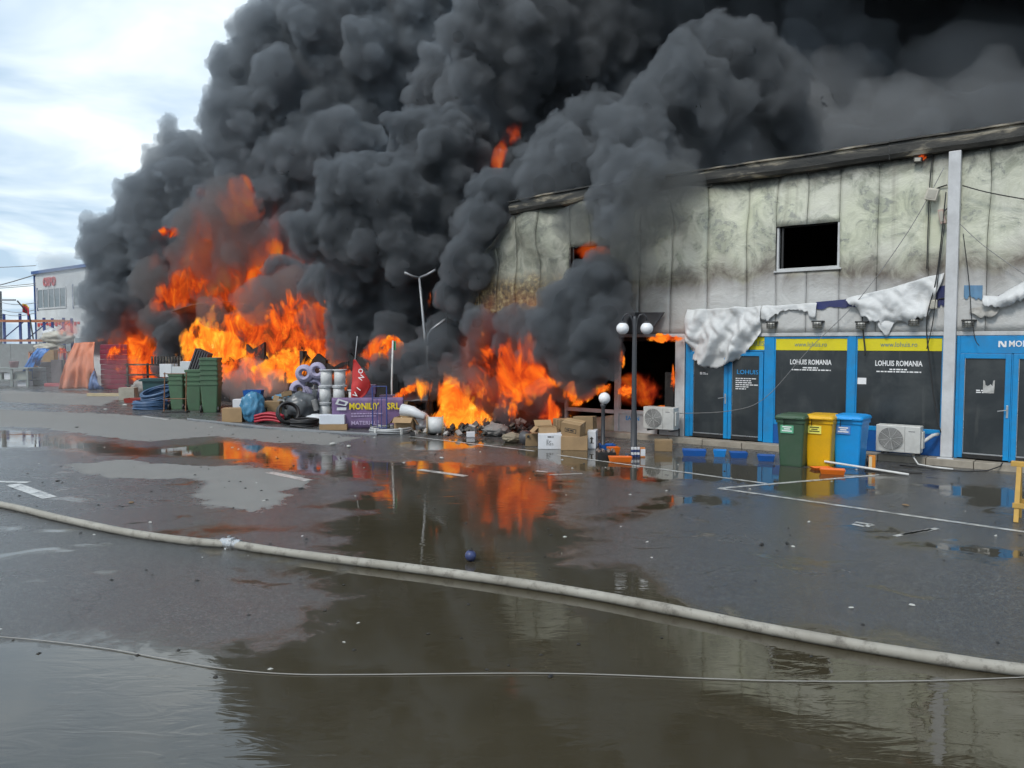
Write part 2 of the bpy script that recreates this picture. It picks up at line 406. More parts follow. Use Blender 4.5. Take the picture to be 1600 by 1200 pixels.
# ------------------------------------------------------------------ the long burning shop building
def burnt_wall_mat():
    t = NT('scorched sandwich panel'); v = t.obj()
    sx = t.n('ShaderNodeSeparateXYZ', {0: v}); u, z = sx.outputs[0], sx.outputs[2]
    big = t.noise(v, 0.55, 5, 0.6, 0.5); mid = t.noise(v, 1.7, 6, 0.65, 0.8); fine = t.noise(v, 7, 5, 0.65, 0.3); spk = t.noise(v, 28, 3, 0.6)
    c = t.mix(t.ramp(big, [(0.35, 0.0), (0.62, 1.0)]), (0.555, 0.575, 0.43), (0.60, 0.60, 0.52))
    c = t.mix(t.ramp(mid, [(0.46, 0.0), (0.60, 0.7)]), c, (0.33, 0.35, 0.27))
    # paint blistered off to bare zinc
    peel = t.math('MULTIPLY', t.ramp(fine, [(0.52, 0.0), (0.55, 1.0)]), t.ramp(mid, [(0.53, 0.0), (0.58, 1.0)]))
    c = t.mix(t.math('MULTIPLY', peel, 0.7), c, (0.26, 0.27, 0.25))
    c = t.mix(t.ramp(spk, [(0.66, 0.0), (0.70, 0.7)]), c, (0.62, 0.62, 0.54))
    # wavy scorch tide line, clean pale paint below it
    tide = t.math('ADD', 3.42, t.math('MULTIPLY', t.noise(t.mapping(v, (1, 0, 0.15)), 0.75, 4, 0.55, 0.4), 1.05))
    dz = t.math('SUBTRACT', z, tide)
    below = t.n('ShaderNodeMapRange', {'Value': dz, 'From Min': 0.12, 'From Max': -0.05}, interpolation_type='SMOOTHSTEP').outputs[0]
    c = t.mix(below, c, t.mix(mid, (0.46, 0.46, 0.45), (0.57, 0.57, 0.55)))
    band = t.math('SUBTRACT', 1.0, t.math('DIVIDE', t.math('ABSOLUTE', t.math('SUBTRACT', dz, 0.12)), t.math('ADD', 0.14, t.math('MULTIPLY', big, 0.75))), clamp=True)
    band = t.math('MULTIPLY', band, t.ramp(mid, [(0.25, 0.35), (0.6, 1.0)]))
    c = t.mix(t.math('MULTIPLY', band, 0.95), c, (0.13, 0.105, 0.085))
    # soot under the eaves and towards the seat of the fire
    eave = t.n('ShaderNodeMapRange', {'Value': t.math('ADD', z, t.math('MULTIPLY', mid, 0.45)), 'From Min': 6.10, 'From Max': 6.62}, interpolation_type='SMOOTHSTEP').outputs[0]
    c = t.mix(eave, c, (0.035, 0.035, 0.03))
    lf = t.n('ShaderNodeMapRange', {'Value': t.math('ADD', u, t.math('MULTIPLY', big, 3.0)), 'From Min': -3.2, 'From Max': -6.8}, interpolation_type='SMOOTHSTEP').outputs[0]
    c = t.mix(t.math('MULTIPLY', lf, t.ramp(mid, [(0.3, 0.45), (0.7, 0.85)])), c, (0.10, 0.105, 0.085))
    # rust and charred ochre foam at the far end
    ru = t.n('ShaderNodeMapRange', {'Value': t.math('ADD', u, t.math('MULTIPLY', mid, 2.0)), 'From Min': -8.2, 'From Max': -9.6}, interpolation_type='SMOOTHSTEP').outputs[0]
    rz = t.n('ShaderNodeMapRange', {'Value': t.math('ADD', z, t.math('MULTIPLY', mid, 1.6)), 'From Min': 5.5, 'From Max': 4.7}, interpolation_type='SMOOTHSTEP').outputs[0]
    rcol = t.ramp(fine, [(0.35, (0.04, 0.03, 0.02)), (0.5, (0.17, 0.11, 0.045)), (0.64, (0.33, 0.27, 0.13)), (0.74, (0.48, 0.46, 0.36))])
    c = t.mix(t.math('MULTIPLY', t.math('MULTIPLY', ru, rz), 0.9), c, rcol)
    drip = t.noise(t.mapping(v, (5, 5, 0.25)), 1.0, 4, 0.6)
    c = t.mix(t.ramp(drip, [(0.58, 0.0), (0.75, 0.35)]), c, (0.13, 0.11, 0.09))
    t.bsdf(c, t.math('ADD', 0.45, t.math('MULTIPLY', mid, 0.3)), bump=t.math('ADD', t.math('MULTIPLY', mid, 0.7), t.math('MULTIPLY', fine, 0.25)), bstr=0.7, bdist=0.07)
    return t.m
def char_mat(name='charred metal', a=(0.02, 0.02, 0.02), b=(0.22, 0.2, 0.15), lo=0.5, hi=0.7):
    t = NT(name); v = t.obj()
    n = t.noise(v, 1.3, 6, 0.65, 0.6); f = t.noise(v, 12, 4, 0.6)
    t.bsdf(t.mix(t.ramp(n, [(lo, 0.0), (hi, 1.0)]), a, b), 0.55, bump=f, bstr=0.4, bdist=0.02)
    return t.m
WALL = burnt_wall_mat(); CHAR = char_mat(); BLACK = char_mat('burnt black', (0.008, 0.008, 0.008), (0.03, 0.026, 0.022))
BLUE = simple('blue shopfront paint', (0.003, 0.26, 0.60), 0.35, dirt=0.38)
WHITEF = simple('white frame paint', (0.56, 0.57, 0.57), 0.4, dirt=0.4)
GREYP = simple('grey column paint', (0.58, 0.59, 0.60), 0.5, dirt=0.3)
YEL = simple('yellow shop foil', (0.72, 0.62, 0.01), 0.4, dirt=0.12)
PRINTW = simple('white print', (0.80, 0.80, 0.80), 0.5, dirt=0.05)
PRINTB = simple('blue print', (0.01, 0.30, 0.70), 0.5, dirt=0.05)
PRINTG = simple('grey blue print', (0.12, 0.22, 0.24), 0.5, dirt=0.05)
STEEL = simple('brushed steel', (0.55, 0.55, 0.55), 0.3, 0.9, dirt=0.1)
STONE = simple('plinth stone', (0.36, 0.32, 0.26), 0.75, dirt=0.6, bstr=0.4)
RUBBER = simple('black rubber', (0.02, 0.02, 0.02), 0.6, dirt=0.3)
def glass_mat():
    t = NT('dark foil behind glass'); v = t.obj()
    n = t.noise(v, 1.2, 5, 0.6, 0.4); n2 = t.noise(t.mapping(v, (6, 6, 0.6)), 1.0, 4, 0.6)
    f = t.math('MULTIPLY', t.ramp(n, [(0.45, 0.0), (0.75, 1.0)]), 0.55)
    c = t.mix(f, (0.022, 0.027, 0.03), (0.085, 0.092, 0.09))
    c = t.mix(t.ramp(n2, [(0.6, 0.0), (0.75, 0.25)]), c, (0.14, 0.14, 0.13))
    t.bsdf(c, t.math('ADD', 0.10, t.math('MULTIPLY', n, 0.25)))
    return t.m
GLASS = glass_mat()

B = thing('commercial_building', 'long two storey shop building with scorched buckled upper wall and blue shopfronts', 'building', P0, FAC)
UL, UR, TOP = -13.4, 6.2, 6.38
WINS = [(-3.59, -2.19, 4.17, 5.17), (-9.40, -8.02, 4.10, 5.15)]
def wall_z_top(u):
    return TOP if u > -11.3 else TOP - (-11.3 - u) * 1.12
def panel(u0, u1, z0, z1, k):
    """one sheet of cladding, buckled by the heat, with turned-in edges"""
    heat = 0.35 + 0.9 * max(0, min(1, (-u0 - 1) / 9)); rr = random.Random(int(k * 77))
    s0, s1 = rr.uniform(-1, 1), rr.uniform(-1, 1)
    def f(a, b):
        u = u0 + 0.004 + (u1 - u0 - 0.008) * a; z = z0 + (z1 - z0) * b
        zz = min(1, max(0, (z - 3.6) / 1.6))
        bow = math.sin(math.pi * a) * (0.012 + 0.14 * heat * max(0, nz(u0 * 1.7, z * 0.55, k))) * zz
        d = 0.22 * heat * zz * nz(u * 0.8, z * 0.7, 3.0) + 0.03 * zz * nz(u * 2.5, z * 2.2, 9)
        edge = 0.014 * max(0, 1 - min(a, 1 - a) * 16) * (0.3 + 0.7 * abs(nz(u0, z * 0.6, 8)) * 2)
        u += (0.13 * heat * zz) * (nz(z * 0.8, (u0 if a < 0.5 else u1) * 3.1, 5)) * (1 if a < 0.06 or a > 0.94 else 0.9)
        return (u, min(-(bow + d) - 0.02 + edge, 0.05), z)
    mb = MB()
    if u0 >= -11.35:
        mb.grid(f, 10, max(3, int((z1 - z0) / 0.14)))
    else:
        mb.grid(lambda a, b: f(a, b * 1.0) if True else None, 10, max(3, int((z1 - z0) / 0.14)))
        mb.v = [(x, y, min(z, wall_z_top(x) - 0.12 * abs(nz(x * 4, 1.0)))) for x, y, z in mb.v]
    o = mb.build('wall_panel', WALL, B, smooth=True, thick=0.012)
    return o
seams = [-13.4, -12.7, -12.0, -11.3, -10.4, -9.40, -8.70, -8.02, -7.2, -6.3, -5.3, -4.3, -3.59, -2.90, -2.19, -1.42, -0.42, 0.10, 0.62, 1.65, 2.7, 3.7, 4.7, 5.7]
for i in range(len(seams) - 1):
    u0, u1 = seams[i], seams[i + 1]; mid_ = (u0 + u1) / 2
    w = [w for w in WINS if w[0] - 0.01 <= u0 and u1 <= w[1] + 0.01]
    zb = 2.74 if u0 > -11.9 else 3.35
    if w:
        panel(u0, u1, zb, w[0][2] - 0.01, i); panel(u0, u1, w[0][3] + 0.01, TOP, i + .5)
    else: panel(u0, u1, zb, TOP, i)
# carcass behind the cladding
def backing(spans, z0, z1, y0, y1, name, mat=BLACK):
    mb = MB()
    for a, b in spans: mb.box(a, b, y0, y1, z0, z1)
    return mb.build(name, mat, B)
backing([(-12.6, -11.2)], 0, 4.9, 0.14, 0.29, 'inner_wall'); backing([(-14.2, -12.6)], 0, 3.6, 0.14, 0.29, 'inner_wall'); backing([(-11.2, -9.45)], 0, 6.3, 0.10, 0.25, 'inner_wall'); backing([(-7.97, -3.64)], 2.72, 6.3, 0.10, 0.25, 'inner_wall')
backing([(-2.14, 6.2)], 2.72, 6.3, 0.10, 0.25, 'inner_wall')
for w in WINS:
    backing([(w[0] - .05, w[1] + .05)], 2.72, w[2], 0.10, 0.25, 'inner_wall'); backing([(w[0] - .05, w[1] + .05)], w[3], 6.3, 0.10, 0.25, 'inner_wall')
backing([(-5.9, 6.2)], 0.0, 2.7, 0.18, 0.30, 'inner_wall')
backing([(-11.2, 6.2)], 2.55, 2.70, 0.30, 7.0, 'upper_floor')
backing([(-11.2, 6.2)], 0.0, 6.3, 7.0, 7.2, 'rear_wall'); backing([(6.1, 6.2)], 0, 6.3, 0.3, 7.0, 'side_wall'); backing([(-11.3, -11.2)], 0, 6.3, 0.2, 7.0, 'side_wall'); backing([(-5.98, -5.9)], 0, 2.5, 0.3, 7, 'party_wall')
backing([(-11.2, 6.2)], 6.30, 6.36, 0.25, 7.2, 'roof_deck')
# window frames upstairs
for i, (a, b, c, d) in enumerate(WINS):
    fr = WHITEF if i == 0 else CHAR
    win = MB().box(a, b, -0.02, 0.08, c, c + 0.05).box(b - 0.05, b, -0.02, 0.08, c + 0.05, d).box(a, a + 0.05, -0.02, 0.08, c + 0.05, d).build('upper_window', fr, B, bevel=0.005)
    MB().box(a + 0.10, a + 0.14, 0.02, 0.07, c + 0.06, d - 0.02).build('window_sash', CHAR if i == 0 else BLACK, win)
    MB().box(a - 0.05, b + 0.05, -0.07, 0.02, c - 0.04, c - 0.003).build('window_sill', fr, win, bevel=0.005)
    mb = MB()
    for k in range(26):
        x = a + 0.1 + RNG.random() * (b - a - 0.2); s = RNG.uniform(0.03, 0.1)
        mb.box(-s, s, -s, s, -s * .5, s * .5, Tm(x, 0.3 + RNG.random() * .5, c + 0.02, RNG.uniform(-.6, .6), RNG.uniform(-.6, .6), RNG.random() * 3))
    o = mb.build('window_debris', CHAR, win); o['kind'] = 'stuff'
# eaves: charred fascia with a gutter, sagging towards the fire
def eave(u0, u1, z, sag, name):
    n = max(4, int((u1 - u0) / 0.3)); mb = MB()
    def prof(a, b):
        u = u0 + (u1 - u0) * a
        P = [(0.02, 0.0), (-0.16, 0.02), (-0.20, 0.10), (-0.21, 0.26), (-0.17, 0.27), (-0.16, 0.33), (-0.22, 0.345), (-0.22, 0.375), (0.3, 0.42)]
        y, zz = P[int(round(b * 8))]
        k = max(0, (-u - 8.5) / 3.0)
        return (u, y + 0.02 * nz(u * 1.1, 7), z + zz - sag * k * k + 0.025 * nz(u * 0.9, 2) + 0.01 * nz(u * 4, zz * 3))
    mb.grid(prof, n, 8)
    return mb.build(name, EAVE, B, thick=0.01)
def eave_mat():
    t = NT('charred fascia'); v = t.obj()
    n = t.noise(t.mapping(v, (0.7, 1, 3)), 1.2, 5, 0.6, 0.5); f = t.noise(v, 14, 4, 0.6)
    c = t.ramp(n, [(0.40, (0.018, 0.018, 0.016)), (0.54, (0.05, 0.047, 0.04)), (0.62, (0.24, 0.21, 0.155)), (0.72, (0.36, 0.34, 0.29))])
    t.bsdf(c, 0.5, bump=f, bstr=0.4, bdist=0.02); return t.m
EAVE = eave_mat()
eave(-4.9, -1.2, 6.35, 0.0, 'gutter'); eave(-8.0, -4.88, 6.35, 0.0, 'gutter'); eave(-11.4, -7.98, 6.35, 0.12, 'gutter'); eave(-1.19, 6.2, 6.36, 0.0, 'gutter')
MB().box(-0.09, 0.13, -0.16, 0.0, 0.16, 6.36).build('column', GREYP, B, bevel=0.012)
MB().box(-0.13, 0.17, -0.30, -0.16, 0.0, 0.16).build('column_foot', GREYP, B, bevel=0.01)
MB().box(-5.3, -5.24, -0.1, 0.05, 6.3, 6.74).box(-5.23, -5.17, -0.1, 0.05, 6.3, 6.74).build('gutter_bracket', CHAR, B)
# plinth step in blocks
x = -8.9
while x < 6:
    w = RNG.uniform(0.75, 1.15)
    MB().box(x + 0.006, x + w - 0.006, -0.34 + RNG.uniform(0, .012), 0.17, -0.05, 0.135 + RNG.uniform(0, .008)).build('plinth_block', STONE, B, bevel=0.012)
    x += w
# pale lintel strip over the shopfronts
MB().box(-9.3, 6.2, -0.05, 0.16, 2.655, 2.735).build('lintel', WHITEF, B, bevel=0.006)

# blue shopfront: door pair
zb, zt = 0.15, 2.65
def bars(rects, name, mat, parent, y0=-0.03, y1=0.10, bevel=0.006):
    mb = MB()
    for a, b, c, d in rects: mb.box(a, b, y0, y1, c, d)
    return mb.build(name, mat, parent, bevel=bevel)
def text_bars(parent, u, z, rows, h, pitch, y, mat, rs):
    """print too small to read: lines of word-long strokes"""
    mb = MB(); rr = random.Random(rs)
    for i, wid in enumerate(rows):
        x = 0.0
        while x < wid:
            w = min(rr.uniform(0.03, 0.11), wid - x)
            if w > 0.01: mb.box(u + x, u + x + w, y - 0.003, y, z - i * pitch - h, z - i * pitch)
            x += w + 0.018
    o = mb.build('small_print', mat, parent); o['kind'] = 'stuff'; return o
bars([(-5.84, -5.72, zb, zt), (-3.84, -3.60, zb, zt), (-5.72, -3.84, 2.30, 2.335)], 'shopfront_frame', BLUE, B)
MB().box(-5.72, -3.84, 0.0, 0.04, 2.34, 2.64).build('sign_panel', YEL, B)
lettering('LOHUIS', 0.17, PRINTG, B, Tm(-4.1, -0.004, 2.48), width=0.5)
def door(a, b, handle_u, name_label=None):
    d = bars([(a, a + 0.09, zb + .02, 2.29), (b - 0.10, b, zb + .02, 2.29), (a + .09, b - .10, 2.19, 2.29)], 'door', BLUE, B, -0.05, 0.02)
    MB().box(a + 0.09, b - 0.10, -0.02, 0.0, zb + 0.10, 2.19).build('pane', GLASS, d)
    MB().box(a + 0.09, b - 0.10, -0.055, 0.01, zb + 0.02, zb + 0.10).build('kick_plate', BLACK, d)
    MB().box(a + 0.085, a + 0.10, -0.026, -0.018, zb + .1, 2.19).box(a + .09, b - .1, -0.026, -0.018, zb + .1, zb + .125).build('glazing_bead', STEEL, d)
    if handle_u is not None:
        MB().box(handle_u - 0.018, handle_u + 0.018, -0.065, -0.05, 1.02, 1.27).tube([(handle_u, -0.06, 1.18), (handle_u, -0.11, 1.18), (handle_u - 0.16, -0.115, 1.15)], 0.011, 6).build('handle', STEEL, d, bevel=0.003)
    return d
d1 = door(-5.71, -4.72, -4.77); d2 = door(-4.71, -3.85, None)
text_bars(d1, -5.45, 1.78, [0.14, 0.2], 0.022, 0.035, -0.022, PRINTW, 3)
lettering('LOHUIS', 0.15, PRINTB, d2, Tm(-4.24, -0.023, 1.80), width=0.52)
text_bars(d2, -4.53, 1.66, [0.52, 0.40, 0.40, 0.55, 0.32, 0.26], 0.022, 0.05, -0.022, PRINTW, 4)
# two display windows
for k, (a, b) in enumerate(((-3.60, -1.96), (-1.80, -0.10))):
    w = bars([(a, b, 0.60, 0.70), (a, b, 2.60, 2.65), (a, a + 0.03, 0.70, 2.60), (b - 0.03, b, 0.70, 2.60)], 'shop_window', BLUE, B, -0.02, 0.06)
    MB().box(a + 0.03, b - 0.03, 0.0, 0.03, 0.70, 2.33).build('pane', GLASS, w)
    MB().box(a + 0.03, b - 0.03, -0.006, 0.03, 2.335, 2.60).build('foil_banner', YEL, w)
    lettering('www.lohuis.ro', 0.15, PRINTG, w, Tm((a + b) / 2, -0.010, 2.465), width=0.72)
    lettering('LOHUIS ROMANIA', 0.16, PRINTW, w, Tm((a + b) / 2 - 0.0, -0.004, 2.06), width=0.92, offset=0.02)
    text_bars(w, (a + b) / 2 - 0.17, 1.95, [0.34], 0.028, 0.05, 0.0, PRINTW, 6 + k)
    text_bars(w, (a + b) / 2 - 0.43, 1.90, [0.88], 0.026, 0.05, 0.0, PRINTW, 8 + k)
    MB().box(a, b, -0.012, 0.05, zb, 0.60).build('base_panel', simple('deep blue panel', (0.004, 0.09, 0.33), 0.4, dirt=0.2), w)
bars([(-1.96, -1.80, zb, zt)], 'shopfront_mullion', BLUE, B, -0.04, 0.08)
MB().box(-1.76, -1.58, -0.006, 0.0, 1.60, 1.74).build('paper_notice', PRINTW, B)
# neighbouring blue shopfront on the right
bars([(0.14, 0.20, zb, zt), (1.092, 1.118, zb, 2.28), (2.05, 2.25, zb, zt), (0.20, 2.05, 2.295, 2.65)], 'shopfront_frame', BLUE, B, -0.04, 0.08)
d3 = door(0.20, 1.09, 1.045); d4 = door(1.12, 2.05, None)
lettering('MONI', 0.17, PRINTW, B, Tm(1.03, -0.044, 2.48), offset=0.02, align='LEFT', width=0.36)
# the zig-zag mark in front of the name
MB().prism([(0.86, 2.42), (0.86, 2.54), (0.91, 2.54), (0.965, 2.46), (0.965, 2.54), (0.995, 2.54), (0.995, 2.42), (0.945, 2.42), (0.89, 2.50), (0.89, 2.42)], -0.046, -0.041).build('logo_mark', PRINTW, B)
MB().prism([(0.62, 1.50), (0.62, 1.76), (0.65, 1.74), (0.66, 1.66), (0.70, 1.64), (0.75, 1.68), (0.78, 1.64), (0.79, 1.75), (0.82, 1.76), (0.81, 1.50)], -0.026, -0.021).build('torn_notice', simple('torn paper', (0.5, 0.5, 0.48), 0.7, dirt=0.6, scale=12), d3)
text_bars(d3, 0.50, 1.56, [0.12, 0.28], 0.022, 0.04, -0.022, PRINTW, 12)
text_bars(d4, 1.40, 1.55, [0.4, 0.4, 0.35, 0.45, 0.38], 0.022, 0.05, -0.022, PRINTW, 13)
lettering('N', 0.16, PRINTW, d4, Tm(1.44, -0.023, 1.70), offset=0.02)
bars([(2.25, 6.1, zb, 0.6), (2.25, 6.1, 2.35, zt), (4.2, 4.35, 0.6, 2.35)], 'shopfront_frame', BLUE, B, -0.03, 0.08)
MB().box(2.25, 6.1, 0.0, 0.03, 0.6, 2.35).build('pane', GLASS, B)
# burnt-out white shopfront on the left
wf = bars([(-7.90, -7.76, 0.13, 2.65), (-6.12, -5.86, 0.13, 2.65), (-7.76, -6.12, 0.62, 0.72)], 'shopfront_frame', WHITEF, B, -0.05, 0.08)
bars([(-7.76, -6.12, 0.13, 0.615)], 'base_panel', WHITEF, B, -0.02, 0.04)
bars([(-9.45, -7.91, 0.60, 0.70), (-9.52, -9.45, 0.13, 1.25)], 'window_rail', WHITEF, B, -0.04, 0.05)
MB().grid(lambda a, b: (-9.2 + 1.3 * a, -0.03 - 0.16 * math.sin(a * 3) * (1 - b) - 0.02 * nz(a * 4, b * 3), 0.13 + 0.44 * b * (0.25 + 0.75 * a ** .7)), 16, 6).build('buckled_base_panel', simple('scorched cream panel', (0.46, 0.40, 0.29), 0.6, dirt=0.6), B, smooth=True, thick=0.01)
lettering('EAT•N', 0.16, PRINTB, B, Tm(-7.35, -0.024, 0.50), width=0.40, offset=0.02)
MB().box(-6.45, -6.2, 0.05, 0.12, 0.73, 1.75).build('charred_panel', BLACK, B)
# the far, still standing end of the same row
FE = thing('far_building', 'white two storey building with blue roof edge and red letters at far left', 'building', fp(-40.5, -9.0), FAC)
FWALL = simple('white far wall', (0.66, 0.68, 0.68), 0.6, dirt=0.25, scale=0.8)
FBLUE = simple('blue roof edge', (0.03, 0.09, 0.28), 0.5)
FGLS = simple('pale window glass', (0.16, 0.19, 0.2), 0.12, dirt=0.3, scale=0.6)
ztop = fw(56, 424, -9.0)[1]; ua = fw(56, 470, -9.0)[0] + 40.5; ub = fw(250, 470, -9.0)[0] + 40.5
MB().box(ua, ub, 0, 9, 0, ztop - 0.26).build('wall', FWALL, FE)
MB().box(ua - 0.25, ub, -0.22, 9, ztop - 0.25, ztop).build('roof_edge', FBLUE, FE)
MB().box(ua - 0.12, ua - 0.01, -0.1, 0.06, 0, ztop - 0.26).build('downpipe', FBLUE, FE)
def far_win(p0, p1, zt_, zb_, n):
    a, b = fw(*p0, -9.0)[0] + 40.5, fw(*p1, -9.0)[0] + 40.5
    w = MB().box(a, b, -0.06, -0.005, zb_, zb_ + 0.14).box(a, b, -0.06, -0.005, zt_ - 0.1, zt_)
    for k in range(n + 1):
        x = a + (b - a) * k / n; w.box(x - 0.06, x + 0.06, -0.06, -0.005, zb_ + .14, zt_ - .1)
    wo = w.build('window', WHITEF, FE)
    for k in range(n):
        MB().box(a + (b - a) * k / n + .06, a + (b - a) * (k + 1) / n - .06, -0.03, -0.006, zb_ + .14, zt_ - .1).build('pane', FGLS, wo)
    MB().box(a - .12, a - .062, -0.08, -0.005, zb_ - .1, zt_ + .1).build('shutter_edge', FBLUE, wo)
z1_, z0_ = fw(60, 452, -9.0)[1], fw(60, 484, -9.0)[1]
far_win((60, 470), (104, 470), z1_, z0_, 5); far_win((116, 470), (160, 470), z1_, z0_, 5)
RED = simple('red letters', (0.55, 0.02, 0.02), 0.5, dirt=0.1)
zr = fw(78, 441, -9.0)[1]; uL, uR = fw(69, 441, -9.0)[0] + 40.5, fw(88, 441, -9.0)[0] + 40.5
lettering('OBPO', 1.0, RED, FE, Tm((uL + uR) / 2, -0.06, zr), width=uR - uL, depth=0.05, offset=0.03)
mb = MB()
for k in range(14): mb.box(ua + 0.3 + k * 0.6, ua + 0.7 + k * 0.6, -0.05, -0.005, 3.9 + 0.1 * (k % 2), 4.2)
o = mb.build('shop_lettering', RED, FE); o['kind'] = 'stuff'
for k in range(5): MB().box(ua + 0.4 + k * 1.8, ua + 1.9 + k * 1.8, -0.04, -0.005, 0.3, 2.9).build('shop_pane', FGLS, FE)
# ------------------------------------------------------------------ billowing hulls (smoke and flames)
def hull_from_points(pts, rad, voxel, lumps=(), smooth=0):
    """surface around many balls, roughened with rounded lumps; returns a plain mesh"""
    me = bpy.data.meshes.new('pts'); me.from_pydata([tuple(p) for p in pts], [], [])
    at_ = me.attributes.new('rad', 'FLOAT', 'POINT'); at_.data.foreach_set('value', np.asarray(rad, np.float32))
    ob = bpy.data.objects.new('pts', me); col.objects.link(ob)
    ng = bpy.data.node_groups.new('hull', 'GeometryNodeTree')
    ng.interface.new_socket('Geometry', in_out='INPUT', socket_type='NodeSocketGeometry')
    ng.interface.new_socket('Geometry', in_out='OUTPUT', socket_type='NodeSocketGeometry')
    N = ng.nodes; L = ng.links.new
    gi = N.new('NodeGroupInput'); go = N.new('NodeGroupOutput')
    na = N.new('GeometryNodeInputNamedAttribute'); na.data_type = 'FLOAT'; na.inputs[0].default_value = 'rad'
    mp = N.new('GeometryNodeMeshToPoints'); L(gi.outputs[0], mp.inputs[0]); L(na.outputs[0], mp.inputs['Radius'])
    pv = N.new('GeometryNodePointsToVolume'); pv.resolution_mode = 'VOXEL_SIZE'; pv.inputs['Voxel Size'].default_value = voxel
    L(mp.outputs[0], pv.inputs[0])
    na2 = N.new('GeometryNodeInputNamedAttribute'); na2.data_type = 'FLOAT'; na2.inputs[0].default_value = 'rad'
    L(na2.outputs[0], pv.inputs['Radius'])
    vm = N.new('GeometryNodeVolumeToMesh'); vm.resolution_mode = 'GRID'; vm.inputs['Threshold'].default_value = 0.5
    L(pv.outputs[0], vm.inputs[0])
    geo = vm.outputs[0]
    if smooth:
        ps = N.new('GeometryNodeInputPosition'); bl = N.new('GeometryNodeBlurAttribute'); bl.data_type = 'FLOAT_VECTOR'
        bl.inputs['Iterations'].default_value = smooth
        L(ps.outputs[0], [i for i in bl.inputs if i.type == 'VECTOR'][0])
        sp = N.new('GeometryNodeSetPosition'); L(geo, sp.inputs[0]); L([o for o in bl.outputs if o.type == 'VECTOR'][0], sp.inputs['Position']); geo = sp.outputs[0]
    for sc, amp, kind in lumps:
        nm = N.new('GeometryNodeInputNormal')
        if kind == 'v':
            tx = N.new('ShaderNodeTexVoronoi'); tx.feature = 'SMOOTH_F1'; tx.inputs['Scale'].default_value = sc; tx.inputs['Smoothness'].default_value = 0.25
            o = tx.outputs['Distance']
            w = N.new('ShaderNodeTexNoise'); w.inputs['Scale'].default_value = sc * 0.8
            ps = N.new('GeometryNodeInputPosition')
            va = N.new('ShaderNodeVectorMath'); va.operation = 'MULTIPLY_ADD'; va.inputs[1].default_value = (0.5 / sc,) * 3
            L(w.outputs['Color'], va.inputs[0]); L(ps.outputs[0], va.inputs[2]); L(va.outputs[0], tx.inputs['Vector'])
            m0 = N.new('ShaderNodeMath'); m0.operation = 'SUBTRACT'; m0.inputs[0].default_value = 0.35; L(o, m0.inputs[1])
            m1 = N.new('ShaderNodeMath'); m1.operation = 'MAXIMUM'; m1.inputs[1].default_value = -0.12; L(m0.outputs[0], m1.inputs[0])
        else:
            tx = N.new('ShaderNodeTexNoise'); tx.inputs['Scale'].default_value = sc; tx.inputs['Detail'].default_value = 2
            m1 = N.new('ShaderNodeMath'); m1.operation = 'SUBTRACT'; L(tx.outputs[0], m1.inputs[0]); m1.inputs[1].default_value = 0.5
        m2 = N.new('ShaderNodeMath'); m2.operation = 'MULTIPLY'; L(m1.outputs[0], m2.inputs[0]); m2.inputs[1].default_value = amp
        sv = N.new('ShaderNodeVectorMath'); sv.operation = 'SCALE'; L(nm.outputs[0], sv.inputs[0]); L(m2.outputs[0], sv.inputs['Scale'])
        sp = N.new('GeometryNodeSetPosition'); L(geo, sp.inputs[0]); L(sv.outputs[0], sp.inputs['Offset']); geo = sp.outputs[0]
    L(geo, go.inputs[0])
    mod = ob.modifiers.new('hull', 'NODES'); mod.node_group = ng
    dg = bpy.context.evaluated_depsgraph_get(); dg.update()
    res = bpy.data.meshes.new_from_object(ob.evaluated_get(dg))
    bpy.data.objects.remove(ob); bpy.data.meshes.remove(me); bpy.data.node_groups.remove(ng)
    res.materials.clear()
    return res
def fractal(balls, rng, n1=26, n2=10, f1=(0.25, 0.5), f2=(0.28, 0.5), squash=1.0, toward=None):
    """balls on balls on balls: the cauliflower of a rolling plume"""
    P, Q = [], []
    def ring(c, r, n, fr, lift):
        out = []
        for i in range(n):
            d = Vector((rng.gauss(0, 1), rng.gauss(0, 1), rng.gauss(0, 1))).normalized()
            q = r * rng.uniform(*fr)
            out.append((c + Vector((d.x, d.y, d.z * squash)) * (r - q * lift), q))
        return out
    for c, r in balls:
        P.append(c); Q.append(r)
        for c1, r1 in ring(c, r, n1, f1, 0.35):
            P.append(c1); Q.append(r1)
            if r1 < 0.45: continue
            for c2, r2 in ring(c1, r1, n2, f2, 0.45):
                P.append(c2); Q.append(r2)
    return P, Q
def puffs(rows):
    return [(at(x, y, Y), r * Y / FPX) for x, y, r, Y in rows]

def smoke_core_mat():
    t = NT('soot smoke'); v = t.pos()
    n = t.noise(v, 0.35, 5, 0.6)
    t.bsdf(t.mix(t.ramp(n, [(0.35, 0), (0.65, 1)]), (0.022, 0.025, 0.028), (0.05, 0.055, 0.06)), 1.0, **{'Specular_IOR_Level': 0.0})
    return t.m
def smoke_shell_mat(name, density, colr):
    t = NT(name)
    n = t.n('ShaderNodeVolumePrincipled', {'Color': (*colr, 1), 'Density': density, 'Anisotropy': 0.1})
    t.t.links.new(n.outputs[0], t.out.inputs['Volume'])
    return t.m
SMOKE_CORE = smoke_core_mat()
SMOKE_SHELL = smoke_shell_mat('smoke veil', 3.0, (0.27, 0.292, 0.315))
VEIL_MID = smoke_shell_mat('rolling smoke veil', 2.0, (0.31, 0.332, 0.355))
VEIL_SOFT = smoke_shell_mat('soft smoke veil', 1.6, (0.36, 0.395, 0.43))
